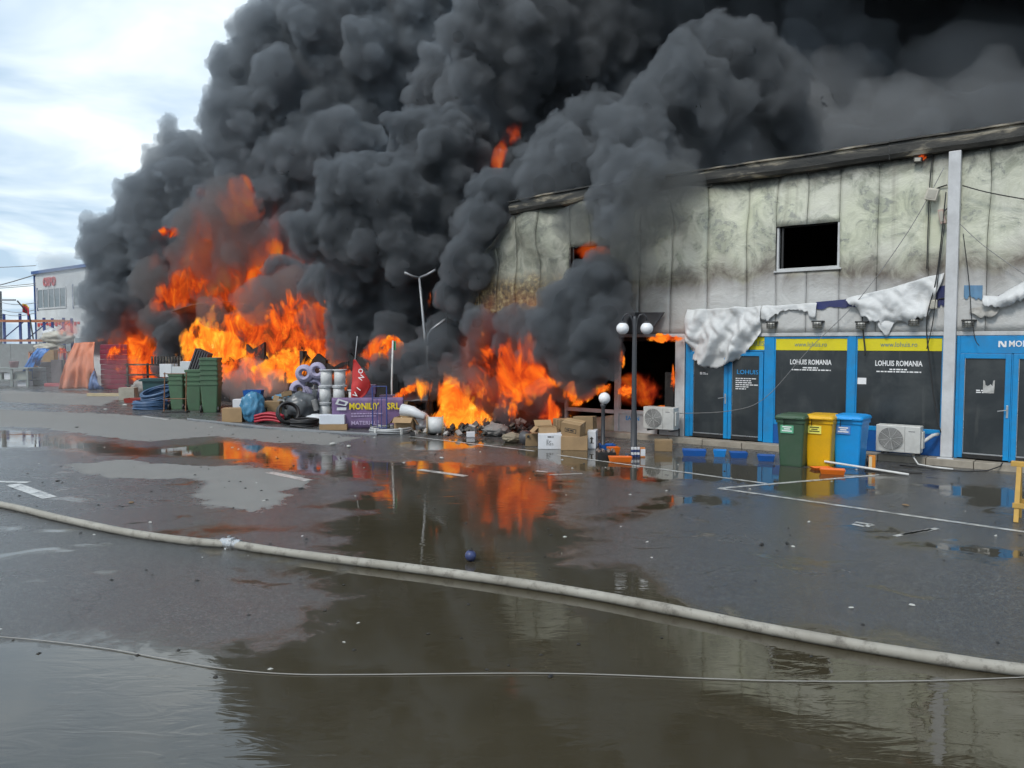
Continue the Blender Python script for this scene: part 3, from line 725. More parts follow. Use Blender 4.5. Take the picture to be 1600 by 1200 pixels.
def make_smoke(name, rows, seed, voxel, label, shell=0.5, n1=34, n2=12, lumps=None, core=True, shellmat=None):
    rng = random.Random(seed)
    P, Q = fractal(puffs(rows) if not isinstance(rows[0][0], Vector) else rows, rng, n1, n2)
    lumps = lumps or [(0.55, 0.9, 'v'), (1.7, 0.36, 'v'), (4.2, 0.17, 'v'), (9.0, 0.05, 'v')]
    me = hull_from_points(P, Q, voxel, lumps, 1)
    o = bpy.data.objects.new(name, me); col.objects.link(o)
    me.materials.append(shellmat or SMOKE_SHELL)
    me.polygons.foreach_set('use_smooth', [True] * len(me.polygons))
    o['kind'] = 'stuff'; o['label'] = label; o['category'] = 'smoke'
    if core:
        # the opaque heart of the plume, inside its outer skin
        keep = [(p, q - shell) for p, q in zip(P, Q) if q - shell > 0.15]
        me2 = hull_from_points([k[0] for k in keep], [k[1] for k in keep], voxel * 1.8, [], 2)
        me2.polygons.foreach_set('use_smooth', [True] * len(me2.polygons))
        me2.materials.append(SMOKE_CORE)
        c = bpy.data.objects.new('smoke_core', me2); col.objects.link(c); c.parent = o
        c['kind'] = 'stuff'
    return o
# ------------------------------------------------------------------ flames: glowing gas, a volume in a teardrop of air
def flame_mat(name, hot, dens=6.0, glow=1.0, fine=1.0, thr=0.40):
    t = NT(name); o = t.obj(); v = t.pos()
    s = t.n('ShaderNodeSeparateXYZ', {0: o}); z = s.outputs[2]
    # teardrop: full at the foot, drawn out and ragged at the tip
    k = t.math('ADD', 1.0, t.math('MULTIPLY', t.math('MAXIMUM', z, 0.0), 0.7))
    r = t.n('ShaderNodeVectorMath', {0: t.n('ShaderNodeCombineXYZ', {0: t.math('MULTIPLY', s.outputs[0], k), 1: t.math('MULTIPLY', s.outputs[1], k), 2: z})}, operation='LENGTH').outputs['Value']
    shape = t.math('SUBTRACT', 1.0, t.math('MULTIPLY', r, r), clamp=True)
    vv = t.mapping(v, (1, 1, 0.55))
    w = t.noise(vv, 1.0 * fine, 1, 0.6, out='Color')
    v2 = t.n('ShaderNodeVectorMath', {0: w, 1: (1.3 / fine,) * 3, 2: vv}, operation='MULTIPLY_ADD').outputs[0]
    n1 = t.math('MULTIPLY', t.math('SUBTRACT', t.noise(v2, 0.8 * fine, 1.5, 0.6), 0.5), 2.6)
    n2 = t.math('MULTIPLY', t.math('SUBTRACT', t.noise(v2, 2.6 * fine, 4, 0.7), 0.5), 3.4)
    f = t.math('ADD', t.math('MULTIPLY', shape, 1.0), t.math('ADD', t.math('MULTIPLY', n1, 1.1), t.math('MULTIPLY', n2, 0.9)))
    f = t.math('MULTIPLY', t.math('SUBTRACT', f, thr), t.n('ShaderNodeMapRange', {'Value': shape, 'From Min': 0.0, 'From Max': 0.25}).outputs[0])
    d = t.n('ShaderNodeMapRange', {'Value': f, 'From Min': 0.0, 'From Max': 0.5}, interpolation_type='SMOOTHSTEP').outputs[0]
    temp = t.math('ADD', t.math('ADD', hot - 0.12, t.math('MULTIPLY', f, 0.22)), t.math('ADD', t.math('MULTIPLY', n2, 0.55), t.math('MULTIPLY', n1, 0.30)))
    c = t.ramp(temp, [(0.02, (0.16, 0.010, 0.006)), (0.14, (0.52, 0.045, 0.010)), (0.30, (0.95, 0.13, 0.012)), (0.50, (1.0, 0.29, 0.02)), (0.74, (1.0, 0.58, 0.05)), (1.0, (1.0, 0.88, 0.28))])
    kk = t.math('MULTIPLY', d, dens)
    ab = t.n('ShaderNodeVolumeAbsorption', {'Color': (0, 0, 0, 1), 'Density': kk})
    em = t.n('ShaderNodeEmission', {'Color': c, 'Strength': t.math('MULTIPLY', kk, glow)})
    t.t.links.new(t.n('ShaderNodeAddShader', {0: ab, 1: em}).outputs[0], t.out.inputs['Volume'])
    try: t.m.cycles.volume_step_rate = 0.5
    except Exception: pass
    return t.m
FLAME = {'hot': flame_mat('yellow flame', 0.36, 24, 1.0, 1.0, 0.6), 'mid': flame_mat('orange flame', 0.11, 14, 0.9, 1.0, 0.85), 'dull': flame_mat('dull flame', 0.02, 7, 0.72, 1.0, 0.85), 'red': flame_mat('red flame', 0.12, 1.0, 0.9, 0.8, 0.35), 'glow': flame_mat('emissive glow haze', 0.05, 0.15, 0.7, 0.5, 0.25), 'small': flame_mat('licking flame', 0.20, 36, 0.8, 2.4, 0.75)}  # glow: haze with its own red emission, standing in for firelit smoke
def ball_mesh():
    bm_ = bmesh.new(); bmesh.ops.create_icosphere(bm_, subdivisions=3, radius=1.0)
    me = bpy.data.meshes.new('flame'); bm_.to_mesh(me); bm_.free(); return me
_flame_me = {}
def flame(px, py, w, h, Y, kind, label, depth=None, tilt=0.0):
    """w, h: half sizes as seen; py: middle of the flame"""
    if kind not in _flame_me:
        _flame_me[kind] = ball_mesh(); _flame_me[kind].materials.append(FLAME[kind])
    o = bpy.data.objects.new('flame', _flame_me[kind]); col.objects.link(o)
    o.location = at(px, py, Y); s = Y / FPX
    o.scale = (w * s * 1.3, depth or max(0.6, min(w * s, 1.5)), h * s * 1.3); o.rotation_euler = (0, tilt, RNG.uniform(-0.4, 0.4))
    tag(o, label, 'fire', 'flames of the burning building', 'stuff')
    return o
FLAMES = [
    (360, 400, 130, 110, 37.6, 'glow', 'wide emissive haze imitating red firelight inside the left smoke', 0), (450, 510, 120, 80, 34.5, 'glow', 'wide emissive haze imitating red firelight behind the goods row', 0), (215, 545, 90, 60, 42.4, 'glow', 'wide emissive haze imitating red firelight behind the dark red crates', 0), (800, 570, 110, 100, 21.6, 'glow', 'wide emissive haze imitating red firelight before the burnt wall', 0),
    (500, 540, 60, 70, 32.5, 'mid', 'orange flame left of the red feather flag', 0), (520, 480, 36, 50, 33, 'red', 'red flame below the big smoke cauliflower', 0), (390, 510, 60, 44, 34, 'mid', 'orange flame above the steam', 0), (270, 470, 30, 40, 40, 'dull', 'orange flame at left of left fire', 0), (545, 560, 40, 40, 29.5, 'mid', 'orange flame between lavender rolls and flagpole', 0), (510, 510, 46, 50, 31.0, 'dull', 'dull flame under the dark cauliflower smoke', 0), (540, 590, 30, 24, 28, 'mid', 'orange flame behind the white drums', 0),
    (205, 548, 48, 50, 42.5, 'mid', 'orange flame just right of the dark red stack', 0.25), (240, 575, 34, 30, 41, 'mid', 'orange flame behind dark green container', 0),
    (110, 512, 18, 14, 49, 'red', 'small flame under the far white building', 0), (100, 545, 20, 26, 47, 'mid', 'small flame between blue and orange tarpaulins', 0),
    (325, 530, 34, 48, 37.1, 'hot', 'tall yellow flame above the stacked green bins', 0.1), (350, 555, 62, 34, 33, 'hot', 'yellow flame at the foot beside green bins', 0),
    (440, 545, 78, 62, 31.5, 'mid', 'broad orange flame behind the lavender rolls', 0.1), (475, 500, 52, 62, 32, 'mid', 'high orange flame above the lavender rolls', 0.3), (470, 572, 60, 28, 30, 'hot', 'yellow flame low behind the lavender rolls', 0), (400, 575, 60, 36, 31, 'mid', 'hazy flame behind the blue bag', 0),
    (300, 445, 42, 46, 38.5, 'dull', 'flame high in the left smoke column', 0), (350, 462, 62, 22, 38.1, 'dull', 'flat flame over the collapsed canopy', 0), (375, 425, 34, 34, 37.9, 'dull', 'flame bursting from middle of left smoke', 0.3), (425, 420, 34, 46, 37.5, 'red', 'red flame beside the big smoke cauliflower', 0),
    (322, 358, 20, 20, 38.1, 'dull', 'lone flame tongue high in left smoke', 0.2), (375, 312, 34, 34, 37.9, 'red', 'red glow at top of left fire', 0), (265, 362, 16, 16, 40.2, 'dull', 'lone flame spot near left smoke edge', 0), (360, 345, 60, 50, 38.7, 'glow', 'emissive haze imitating dull red firelight within left smoke', 0), (430, 470, 60, 60, 37.1, 'glow', 'emissive haze imitating dull red firelight behind the lamp post', 0),
    (585, 556, 26, 34, 25.6, 'mid', 'flame behind the red feather flag', 0.4), (612, 545, 22, 18, 25.4, 'small', 'flame beside the thin flagpole', 0), (640, 608, 30, 8, 23.6, 'small', 'flame running along dark sheet edge', -0.5),
    (697, 460, 28, 30, 26.4, 'mid', 'flame behind the twin arm street lamp', 0.2),
    (800, 208, 13, 22, 27, 'red', 'red flame high in the middle smoke', 0.4), (782, 240, 9, 30, 27.5, 'red', 'red glow along a smoke cleft', 0.3),
    (795, 560, 50, 76, 20.6, 'mid', 'tall orange flame in front of the burnt wall', -0.1), (835, 585, 52, 30, 20.2, 'mid', 'orange flame leaning right before the wall', 0.2), (765, 570, 30, 55, 21, 'mid', 'orange flame left of the tall wall flame', 0),
    (700, 615, 48, 30, 23.0, 'hot', 'yellow flame above the debris', 0.5), (725, 650, 66, 24, 22.6, 'hot', 'low yellow flame licking over debris', 0), (700, 640, 30, 28, 23.0, 'mid', 'orange flame behind the white cable reel', 0), (750, 618, 60, 40, 22, 'red', 'red fire haze above debris', 0),
    (856, 642, 22, 28, 19.6, 'mid', 'flame behind the cardboard boxes', 0), (800, 640, 10, 18, 20.8, 'small', 'small flame right of debris heap', 0),
    (1038, 528, 30, 7, 19.2, 'small', 'flames along the lintel of the burnt shop', 0), (925, 615, 34, 9, 20.6, 'small', 'flame sloping inside burnt shop', -0.5), (978, 608, 15, 13, 20.4, 'small', 'flame behind the white window post', 0), (1022, 620, 18, 20, 20.4, 'dull', 'red fire inside the burnt shop', 0), (1051, 598, 3, 28, 19.3, 'small', 'thin flame up the charred panel', 0), (972, 560, 3, 14, 19.6, 'small', 'thin flame on the white post', 0), (1040, 640, 26, 6, 20.2, 'small', 'flames low on the shop window sill', 0),
    (888, 620, 8, 34, 19.6, 'small', 'thin flame up the leaning post', 0.2), (1000, 605, 44, 26, 21.4, 'red', 'red fire deep inside burnt shop', 0),
    (926, 392, 26, 16, 21.4, 'red', 'red flame in the upper burnt window', 0),
]
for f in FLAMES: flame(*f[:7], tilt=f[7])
# ------------------------------------------------------------------ smoke
left = [(415, 205, 55, 46), (215, 385, 46, 46), (250, 300, 40, 46), (182, 400, 52, 43), (160, 368, 34, 43), (236, 335, 56, 43), (205, 470, 62, 43.5), (190, 520, 50, 44), (296, 280, 60, 43.5), (268, 222, 26, 43.5), (262, 196, 18, 43.5), (375, 200, 62, 42.5), (370, 112, 44, 42.5), (420, 62, 52, 42.5), (455, 140, 84, 43.5), (520, 50, 96, 43.5), (600, 120, 104, 44.5), (520, 240, 90, 43.5), (425, 290, 76, 43), (335, 350, 66, 43), (265, 420, 66, 44), (640, 40, 104, 44.5), (560, 340, 90, 43.5), (480, 400, 80, 43.5), (380, 430, 80, 44), (300, 490, 70, 45.5), (480, 480, 70, 43), (420, 540, 70, 43.5), (250, 540, 60, 45.5), (330, 560, 60, 43.5)]
make_smoke('smoke_plume', left, 2, 0.10, 'broad grey smoke plume rising at left against the sky', shell=1.0, shellmat=VEIL_SOFT)
mid = [(552, 300, 62, 27), (610, 320, 70, 27.2), (492, 366, 42, 27), (560, 380, 66, 27.2), (630, 392, 70, 27.4), (690, 250, 66, 28), (648, 205, 42, 28), (720, 210, 50, 28.5), (690, 340, 70, 28), (640, 460, 60, 28), (580, 450, 56, 28.5), (700, 430, 60, 28.5), (560, 520, 50, 29), (640, 530, 46, 28)]
make_smoke('smoke_plume', mid, 1, 0.065, 'dense dark smoke cauliflower above the twin arm street lamp')
high = [(735, 170, 60, 34), (700, 140, 60, 35), (716, 58, 40, 28), (735, 125, 34, 28), (790, 60, 84, 29), (860, 70, 90, 30), (790, 150, 50, 29), (930, 40, 100, 31), (1020, 30, 100, 31), (860, 170, 80, 32), (960, 120, 90, 32), (740, 290, 60, 29), (830, 250, 70, 30.5), (750, 380, 50, 27.5)]
make_smoke('smoke_plume', high, 5, 0.075, 'dark smoke billow at the top centre', shell=0.6, shellmat=VEIL_MID)
roofp = [(985, 215, 58, 21.5), (960, 262, 44, 21.2), (1060, 135, 66, 22), (1125, 82, 58, 22.5), (1172, 80, 48, 22.5), (1010, 168, 48, 22), (1100, 175, 76, 22.5), (1190, 150, 62, 23), (900, 262, 48, 22.5), (850, 292, 56, 23), (795, 350, 56, 24), (742, 350, 44, 25), (1000, 295, 46, 21), (950, 320, 38, 21), (1045, 260, 44, 21.3), (965, 345, 40, 19.9), (1000, 280, 60, 20.4), (870, 230, 50, 23.5), (830, 420, 44, 25.5), (770, 440, 44, 25.5), (1130, 240, 44, 22.5), (1230, 210, 60, 24), (920, 200, 50, 24), (1010, 240, 50, 22)]
make_smoke('smoke_plume', roofp, 9, 0.065, 'rolling grey smoke plume pouring from the roof', shell=0.62, shellmat=VEIL_MID)
front = [(935, 440, 46, 19.9), (895, 480, 52, 20.1), (950, 490, 36, 19.5), (870, 520, 50, 20.2), (925, 525, 48, 19.5), (835, 510, 36, 20.8), (968, 455, 22, 19.5), (850, 555, 40, 20.4), (900, 570, 50, 19.8), (945, 565, 30, 19.5), (800, 500, 28, 21.4), (745, 505, 28, 22.2), (790, 540, 24, 21.6), (755, 345, 40, 23.4), (735, 410, 44, 23.6), (715, 460, 38, 24.2), (775, 300, 40, 23.6)]
make_smoke('smoke_plume', front, 11, 0.06, 'low black smoke rolling down the burnt wall', shell=0.26, lumps=[(1.8, 0.3, 'v'), (4.5, 0.12, 'v')])
low = [(640, 565, 34, 24.5), (690, 545, 36, 24.6), (665, 600, 32, 24), (720, 580, 34, 24), (735, 600, 26, 23.4), (600, 575, 26, 25.4), (690, 505, 20, 25.6), (725, 520, 28, 24.8), (745, 545, 22, 23.4), (560, 600, 24, 25.6), (830, 625, 24, 21.4), (790, 650, 22, 21.6)]
make_smoke('smoke_plume', low, 13, 0.07, 'low dark smoke behind the purple banner', shell=0.28, lumps=[(1.6, 0.35, 'v'), (4.5, 0.13, 'v')])
back = [(1250, 120, 110, 30), (1330, 170, 90, 29), (1420, 130, 120, 31), (1540, 140, 110, 29), (1640, 120, 120, 29), (1300, 40, 120, 32), (1440, 20, 120, 32), (1580, 10, 130, 31), (1130, 60, 120, 33), (1190, 220, 70, 27), (1300, 250, 70, 27), (1420, 230, 80, 26), (1540, 220, 80, 25), (1660, 200, 90, 25), (1060, 180, 90, 30), (960, 220, 90, 31), (1760, 120, 120, 28)]
make_smoke('smoke_plume', back, 15, 0.13, 'black smoke mass behind the shop roof at right', shell=0.9, shellmat=VEIL_SOFT, lumps=[(0.6, 0.9, 'v'), (1.8, 0.3, 'v')])
# the plume goes on drifting overhead and to the right, out of the picture
canopy = [(Vector((x, y, z)), r) for x, y, z, r in [(8, 30, 20, 5), (14, 27, 20, 6), (20, 24, 19, 6), (10, 22, 23, 5), (18, 16, 22, 6), (4, 26, 24, 5), (26, 14, 20, 7), (28, 24, 18, 7), (12, 33, 14, 5.5), (22, 31, 12, 6), (32, 24, 10, 7)]]
make_smoke('smoke_plume', canopy, 17, 0.45, 'smoke canopy drifting overhead at top right', n1=20, n2=6, lumps=[(0.5, 1.2, 'v')])

# dark smoke hugging the burnt middle of the row
base = [(590, 500, 50, 29), (620, 545, 44, 27), (520, 440, 50, 31), (380, 520, 40, 37), (285, 520, 40, 40), (270, 560, 30, 40), (730, 470, 46, 26), (760, 520, 36, 23.5), (690, 560, 50, 26), (830, 560, 30, 22.5), (860, 600, 34, 21.6), (900, 610, 24, 20.8), (780, 620, 34, 22.8), (450, 440, 40, 36), (545, 480, 40, 29)]
make_smoke('smoke_plume', base, 23, 0.09, 'dark smoke low over the burnt middle of the row')
# thin pale steam and drifting smoke
def thin(name, rows, dens, colr, label, seed):
    m = smoke_shell_mat(name + str(seed), dens, colr); rng = random.Random(seed)
    P, Q = fractal(puffs(rows), rng, 14, 4)
    me = hull_from_points(P, Q, 0.2, [(0.9, 0.6, 'v'), (2.5, 0.25, 'v')], 1); me.materials.append(m)
    me.polygons.foreach_set('use_smooth', [True] * len(me.polygons))
    o = bpy.data.objects.new(name, me); col.objects.link(o); tag(o, label, 'smoke', kind='stuff')
thin('steam', [(400, 590, 36, 30.2), (370, 605, 30, 30), (430, 600, 30, 29.6), (350, 590, 26, 30.4)], 0.45, (0.85, 0.82, 0.82), 'pale steam in front of the flames right of green bins', 31)
thin('steam', [(60, 585, 50, 38), (130, 590, 46, 37), (190, 590, 40, 36), (20, 570, 60, 38), (90, 540, 40, 39), (110, 620, 30, 35)], 0.045, (0.9, 0.9, 0.9), 'thin pale smoke drifting over the far left goods', 32)
thin('steam', [(850, 615, 36, 19.6), (800, 625, 34, 20.4), (880, 650, 24, 19.2), (760, 660, 24, 20.6)], 0.40, (0.45, 0.38, 0.36), 'thin brown smoke before the burnt wall foot', 33)
thin('steam', [(100, 430, 40, 48), (140, 470, 40, 46), (125, 510, 36, 44), (150, 540, 30, 43)], 0.22, (0.6, 0.62, 0.64), 'thin grey smoke veiling the far white building', 34)
thin('steam', [(1150, 240, 70, 23.5), (1260, 215, 70, 24), (1400, 190, 80, 24), (1540, 170, 80, 24), (1660, 150, 80, 24), (1300, 150, 70, 26), (1500, 110, 80, 26)], 0.20, (0.74, 0.76, 0.78), 'thin grey smoke along the roof edge at right', 35)
thin('steam', [(410, 470, 46, 33), (330, 490, 30, 36), (255, 500, 36, 40), (460, 450, 40, 33), (300, 400, 40, 38.5), (380, 380, 50, 37), (500, 500, 40, 31), (240, 440, 40, 40.5), (360, 330, 50, 36.8), (310, 350, 40, 37.5)], 0.85, (0.30, 0.29, 0.29), 'dark smoke wisps crossing the left flames', 36)
thin('steam', [(740, 590, 36, 21.4), (700, 580, 30, 22), (860, 560, 34, 20), (790, 500, 30, 20.4)], 0.6, (0.30, 0.28, 0.28), 'dark smoke wisps crossing the wall flames', 37)
thin('steam', [(990, 370, 50, 19.2), (1040, 330, 44, 18.8), (950, 400, 40, 19.6), (1080, 300, 40, 18.6), (1010, 420, 34, 18.9), (900, 350, 44, 20.4), (1010, 300, 46, 19.4), (1060, 275, 40, 19.0)], 1.1, (0.24, 0.25, 0.25), 'dark soft smoke spilling over the roof edge down the wall', 38)
# ------------------------------------------------------------------ burnt-out middle of the row
BB = thing('burnt_building', 'blackened collapsed middle section of the row behind the flames', 'building', fp(-14, 0.2), FAC)
for k in range(12):
    a = -1.3 * (k + 1); h = 2.0 + 0.8 * nz(k * 0.7, 4.2)
    MB().prism([(a + 0.02, 0), (a + 1.28, 0), (a + 1.28, h + 0.3 * nz(k, 1.5)), (a + 0.8, h + 0.25 * nz(k, 2.5)), (a + 0.4, h - 0.2), (a + 0.02, h + 0.3 * nz(k, 3.5))], 0.5, 0.6).build('charred_panel', BLACK, BB)
for k in range(3):
    x = -1.0 - 6.6 * k
    MB().box(x - 0.1, x + 0.1, 0.2, 0.4, 0, 2.6 - 0.4 * (k % 2)).build('steel_post', CHAR, BB)
MB().box(-16, -0.2, 3.0, 3.2, 0, 4).build('rear_wall', BLACK, BB)
cn_ = thing('collapsed_canopy', 'curved grey roof sheet of a collapsed canopy in the left fire', 'canopy', (0, 0, 0))
def canopy_pt(a, b):
    q = at(268 + 110 * a, 486 - 6 * a, 38.3)
    return (q.x, q.y + 2.4 * b, q.z + 0.35 * math.sin(a * 2.6) - 1.1 * b * b)
MB().grid(canopy_pt, 20, 8).build('roof_sheet', simple('scorched roof sheet', (0.20, 0.17, 0.15), 0.5, dirt=0.7), cn_, smooth=True, thick=0.03)
for a in (0.05, 0.95):
    q = canopy_pt(a, 0.5); MB().tube([(q[0], q[1], 0), (q[0], q[1], q[2])], 0.06, 6).build('post', CHAR, cn_)

# ------------------------------------------------------------------ torn white banners, lamps, wires on the facade
def tarp_mat():
    t = NT('torn white tarpaulin'); v = t.obj()
    n = t.noise(v, 2.2, 6, 0.65, 0.5); f = t.noise(v, 16, 3, 0.6)
    c = t.mix(t.ramp(n, [(0.52, 0.0), (0.75, 0.45)]), (0.58, 0.59, 0.59), (0.38, 0.37, 0.35))
    c = t.mix(t.ramp(t.noise(v, 3.7, 6, 0.7, 0.6), [(0.72, 0.0), (0.80, 0.7)]), c, (0.16, 0.13, 0.10))
    rd = t.math('ABSOLUTE', t.math('SUBTRACT', t.noise(t.mapping(v, (1, 1, 1.4), rot=(0, 0.5, 0)), 3.2, 4, 0.55, 1.2), 0.5))
    t.bsdf(c, 0.6, bump=rd, bstr=0.3, bdist=0.07); return t.m
TARP = tarp_mat()
NAVY = simple('navy banner', (0.02, 0.03, 0.14), 0.5, dirt=0.4)
def interp(pts, u):
    for (a, za), (b, zb_) in zip(pts, pts[1:]):
        if a <= u <= b: return za + (zb_ - za) * (u - a) / (b - a + 1e-9)
    return pts[0][1] if u < pts[0][0] else pts[-1][1]
def cloth(name, top, bot, label, mat, seed, nu=60, nv=16, sag=0.10, rag=0.05, fold=0.05, slant=0.6):
    top = [fw(*p, 0.12) for p in top]; bot = [fw(*p, 0.12) for p in bot]
    u0, u1 = max(top[0][0], bot[0][0]), min(top[-1][0], bot[-1][0])
    mb = MB()
    def f(a, b):
        u = u0 + (u1 - u0) * a; zt_, zb_ = interp(top, u), interp(bot, u)
        zb_ += rag * 1.6 * (nz(u * 6, seed) + 0.8 * nz(u * 17, seed + 3)); zt_ += 0.02 * nz(u * 3, seed + 9)
        z = zt_ + (zb_ - zt_) * (1 - b); hang = (zt_ - z)
        L = max(0.05, zt_ - zb_)
        y = -0.05 - sag * math.sin(min(1, hang / max(L, .3)) * math.pi * 0.8) - fold * (0.3 + hang) * (math.sin((u * 9 + hang * slant * 8) + 2 * nz(u * 1.3, hang * 1.5, seed)) + 0.8 * nz(u * 5 + hang * 3, hang * 2.5, seed + 5))
        y -= 0.05 * nz(u * 2.3, z * 2.1, seed + 11) + 0.12 * fold / 0.07 * abs(nz(u * 3.2 + z * 1.5, z * 2.8, seed + 21)) + 0.015 * nz(u * 11, z * 9, seed + 2)
        return (u + 0.03 * nz(u * 3, z * 3, seed + 7), min(y, -0.035), z)
    mb.grid(f, nu, nv)
    o = mb.build(name, mat, None, smooth=True, thick=0.004); o.location = P0; o.rotation_euler = (0, 0, FAC)
    return tag(o, label, 'banner')
cloth('torn_banner', [(1071, 484), (1150, 480), (1190, 478)], [(1071, 520), (1082, 556), (1098, 572), (1118, 576), (1145, 566), (1160, 555), (1178, 535), (1190, 520)], 'white torn banner sagging over the left blue shop door', TARP, 1.0, 70, 30, 0.12, 0.05, 0.09)
cloth('torn_banner', [(1188, 478), (1230, 476), (1275, 473)], [(1188, 500), (1200, 500), (1208, 494), (1222, 486), (1245, 484), (1262, 488), (1268, 497), (1275, 494)], 'narrow ragged strip of white banner above left display window', TARP, 2.0, 40, 8, 0.05, 0.05, 0.03)
cloth('torn_banner', [(1322, 466), (1400, 447), (1474, 425)], [(1322, 470), (1338, 478), (1345, 494), (1362, 502), (1390, 505), (1425, 503), (1450, 494), (1462, 470), (1474, 432)], 'white torn banner hanging slanted beside the grey column', TARP, 3.0, 60, 20, 0.09, 0.05, 0.07, -0.8)
cloth('torn_banner', [(1370, 500), (1398, 502)], [(1370, 508), (1380, 522), (1386, 526), (1392, 512), (1398, 505)], 'small white rag dangling under the slanted banner', TARP, 4.0, 14, 8, 0.05, 0.03, 0.03)
cloth('torn_banner', [(1535, 462), (1560, 462), (1580, 450), (1640, 418)], [(1535, 470), (1545, 482), (1570, 480), (1600, 466), (1640, 458)], 'white torn banner at right edge above the shopfront', TARP, 5.0, 36, 12, 0.16, 0.05, 0.06, -0.8)
cloth('torn_banner', [(1515, 482), (1540, 478), (1562, 480)], [(1515, 488), (1530, 497), (1550, 494), (1562, 486)], 'scorched grey banner shred left of right edge banner', simple('scorched shred', (0.4, 0.39, 0.36), 0.6, dirt=0.7, scale=8), 6.0, 16, 6, 0.08, 0.03, 0.04)
def strip(p0, p1, h, label, mat):
    (a, za), (b, zb_) = fw(*p0), fw(*p1); mb = MB()
    mb.grid(lambda s, t_: (a + (b - a) * s, -0.045 - 0.01 * nz(s * 4, t_), za + (zb_ - za) * s - h * t_ * (0.75 + 0.4 * nz(s * 5, 3.3))), 14, 3)
    o = mb.build('banner_remnant', mat, None, thick=0.006); o.location = P0; o.rotation_euler = (0, 0, FAC); return tag(o, label, 'banner')
strip((1276, 472), (1342, 466), 0.22, 'navy banner remnant between the two white banners', NAVY)
strip((1452, 452), (1477, 446), 0.50, 'navy banner remnant beside the grey column', NAVY)
strip((1507, 446), (1536, 446), 0.34, 'pale blue banner remnant right of the grey column', simple('pale blue banner', (0.12, 0.26, 0.42), 0.5, dirt=0.4))
strip((1560, 462), (1640, 452), 0.16, 'navy banner remnant under right edge banner', NAVY)
mb = MB().grid(lambda s, t_: (fw(984 + 58 * s - 14 * t_ * s, 0)[0] if False else fw(984 + 58 * s - 16 * t_, 500)[0], -0.12 - 0.3 * t_ - 0.04 * nz(s * 4, t_ * 3), 3.30 - 0.02 * s - 0.56 * t_), 12, 8)
o = mb.build('awning_sheet', simple('charred awning cloth', (0.03, 0.03, 0.035), 0.7, dirt=0.3), None, smooth=True, thick=0.01); o.location = P0; o.rotation_euler = (0, 0, FAC)
tag(o, 'charred dark awning sheet above the burnt shop window', 'awning')

LAMPGL = simple('frosted lamp glass', (0.45, 0.45, 0.42), 0.3, dirt=0.5)
def bulkhead(px, py, label):
    u, z = fw(px, py)
    t = thing('wall_lamp', label, 'lamp', fp(u, 0.05, z), FAC, 'caged lamps above the shopfronts')
    MB().box(-0.13, 0.13, -0.10, 0.03, 0.05, 0.085).build('hood', CHAR, t, bevel=0.006)
    MB().lathe([(0.03, -0.10), (0.07, -0.08), (0.085, 0.0), (0.08, 0.05)], 12, Tm(0, -0.08, 0)).build('globe', LAMPGL, t, smooth=True)
    mb = MB()
    for zz in (-0.07, -0.03, 0.01): mb.tube([(0.10 * math.cos(a), -0.08 + 0.10 * math.sin(a), zz) for a in np.linspace(0, 2 * math.pi, 13)[:-1]], 0.006, 5, closed=True)
    for a in (3.4, 4.1, 4.7, 5.3, 6.0): mb.tube([(0.10 * math.cos(a), -0.08 + 0.10 * math.sin(a), 0.05), (0.10 * math.cos(a), -0.08 + 0.10 * math.sin(a), -0.08)], 0.005, 5)
    o = mb.build('cage', CHAR, t); o['kind'] = 'stuff'
for px, py, w in ((1208, 508, 'first caged wall lamp, right of the sagging banner'), (1280, 507, 'caged wall lamp above the left display window'), (1348, 508, 'caged wall lamp over the mullion between display windows'), (1430, 503, 'caged wall lamp left of the grey column'), (1515, 506, 'caged wall lamp right of the grey column')): bulkhead(px, py, w)
WIREM = simple('black cable', (0.02, 0.02, 0.02), 0.6, dirt=0.1)
GREYW = simple('grey wire', (0.22, 0.22, 0.22), 0.6, dirt=0.1)
def wire(pts, r, label, n=0.2, mat=WIREM, name='loose_cable'):
    P = []
    for p in pts:
        u, z = fw(p[0], p[1], p[2] if len(p) > 2 else n); P.append(fp(u, p[2] if len(p) > 2 else n, z))
    Q = []
    for i in range(len(P) - 1):
        a, b, c, d = P[max(i - 1, 0)], P[i], P[i + 1], P[min(i + 2, len(P) - 1)]
        for k in range(6):
            s = k / 6; Q.append(0.5 * ((2 * b) + (c - a) * s + (2 * a - 5 * b + 4 * c - d) * s * s + (3 * b - a - 3 * c + d) * s ** 3))
    Q.append(P[-1])
    return tag(MB().tube(Q, r, 5).build(name, mat, None, smooth=True), label, 'cable')
wire([(1475, 262), (1420, 360), (1340, 470), (1265, 545), (1195, 622), (1140, 642), (1062, 646)], 0.008, 'thin wire sagging diagonally across the shop windows', mat=GREYW)
wire([(1478, 300), (1470, 380), (1462, 440), (1448, 500), (1452, 560), (1462, 640), (1470, 676)], 0.013, 'black cable hanging down left of the grey column')
wire([(1476, 350), (1466, 430), (1458, 500), (1448, 545)], 0.010, 'shorter black cable beside the grey column')
wire([(1505, 365), (1514, 440), (1518, 495), (1524, 530), (1530, 540)], 0.009, 'black cable dangling right of the grey column')
wire([(1504, 290), (1550, 302), (1640, 318)], 0.012, 'black cable along the wall right of the column')
wire([(1500, 350), (1545, 390), (1640, 455)], 0.007, 'thin wire slanting down at right edge', mat=GREYW)
wire([(1456, 250), (1452, 300), (1448, 420)], 0.010, 'cable running down from the eaves', n=0.1)
wire([(1347, 488), (1349, 520), (1352, 550), (1350, 556)], 0.018, 'frayed cable end hanging over the yellow foil', n=0.12)
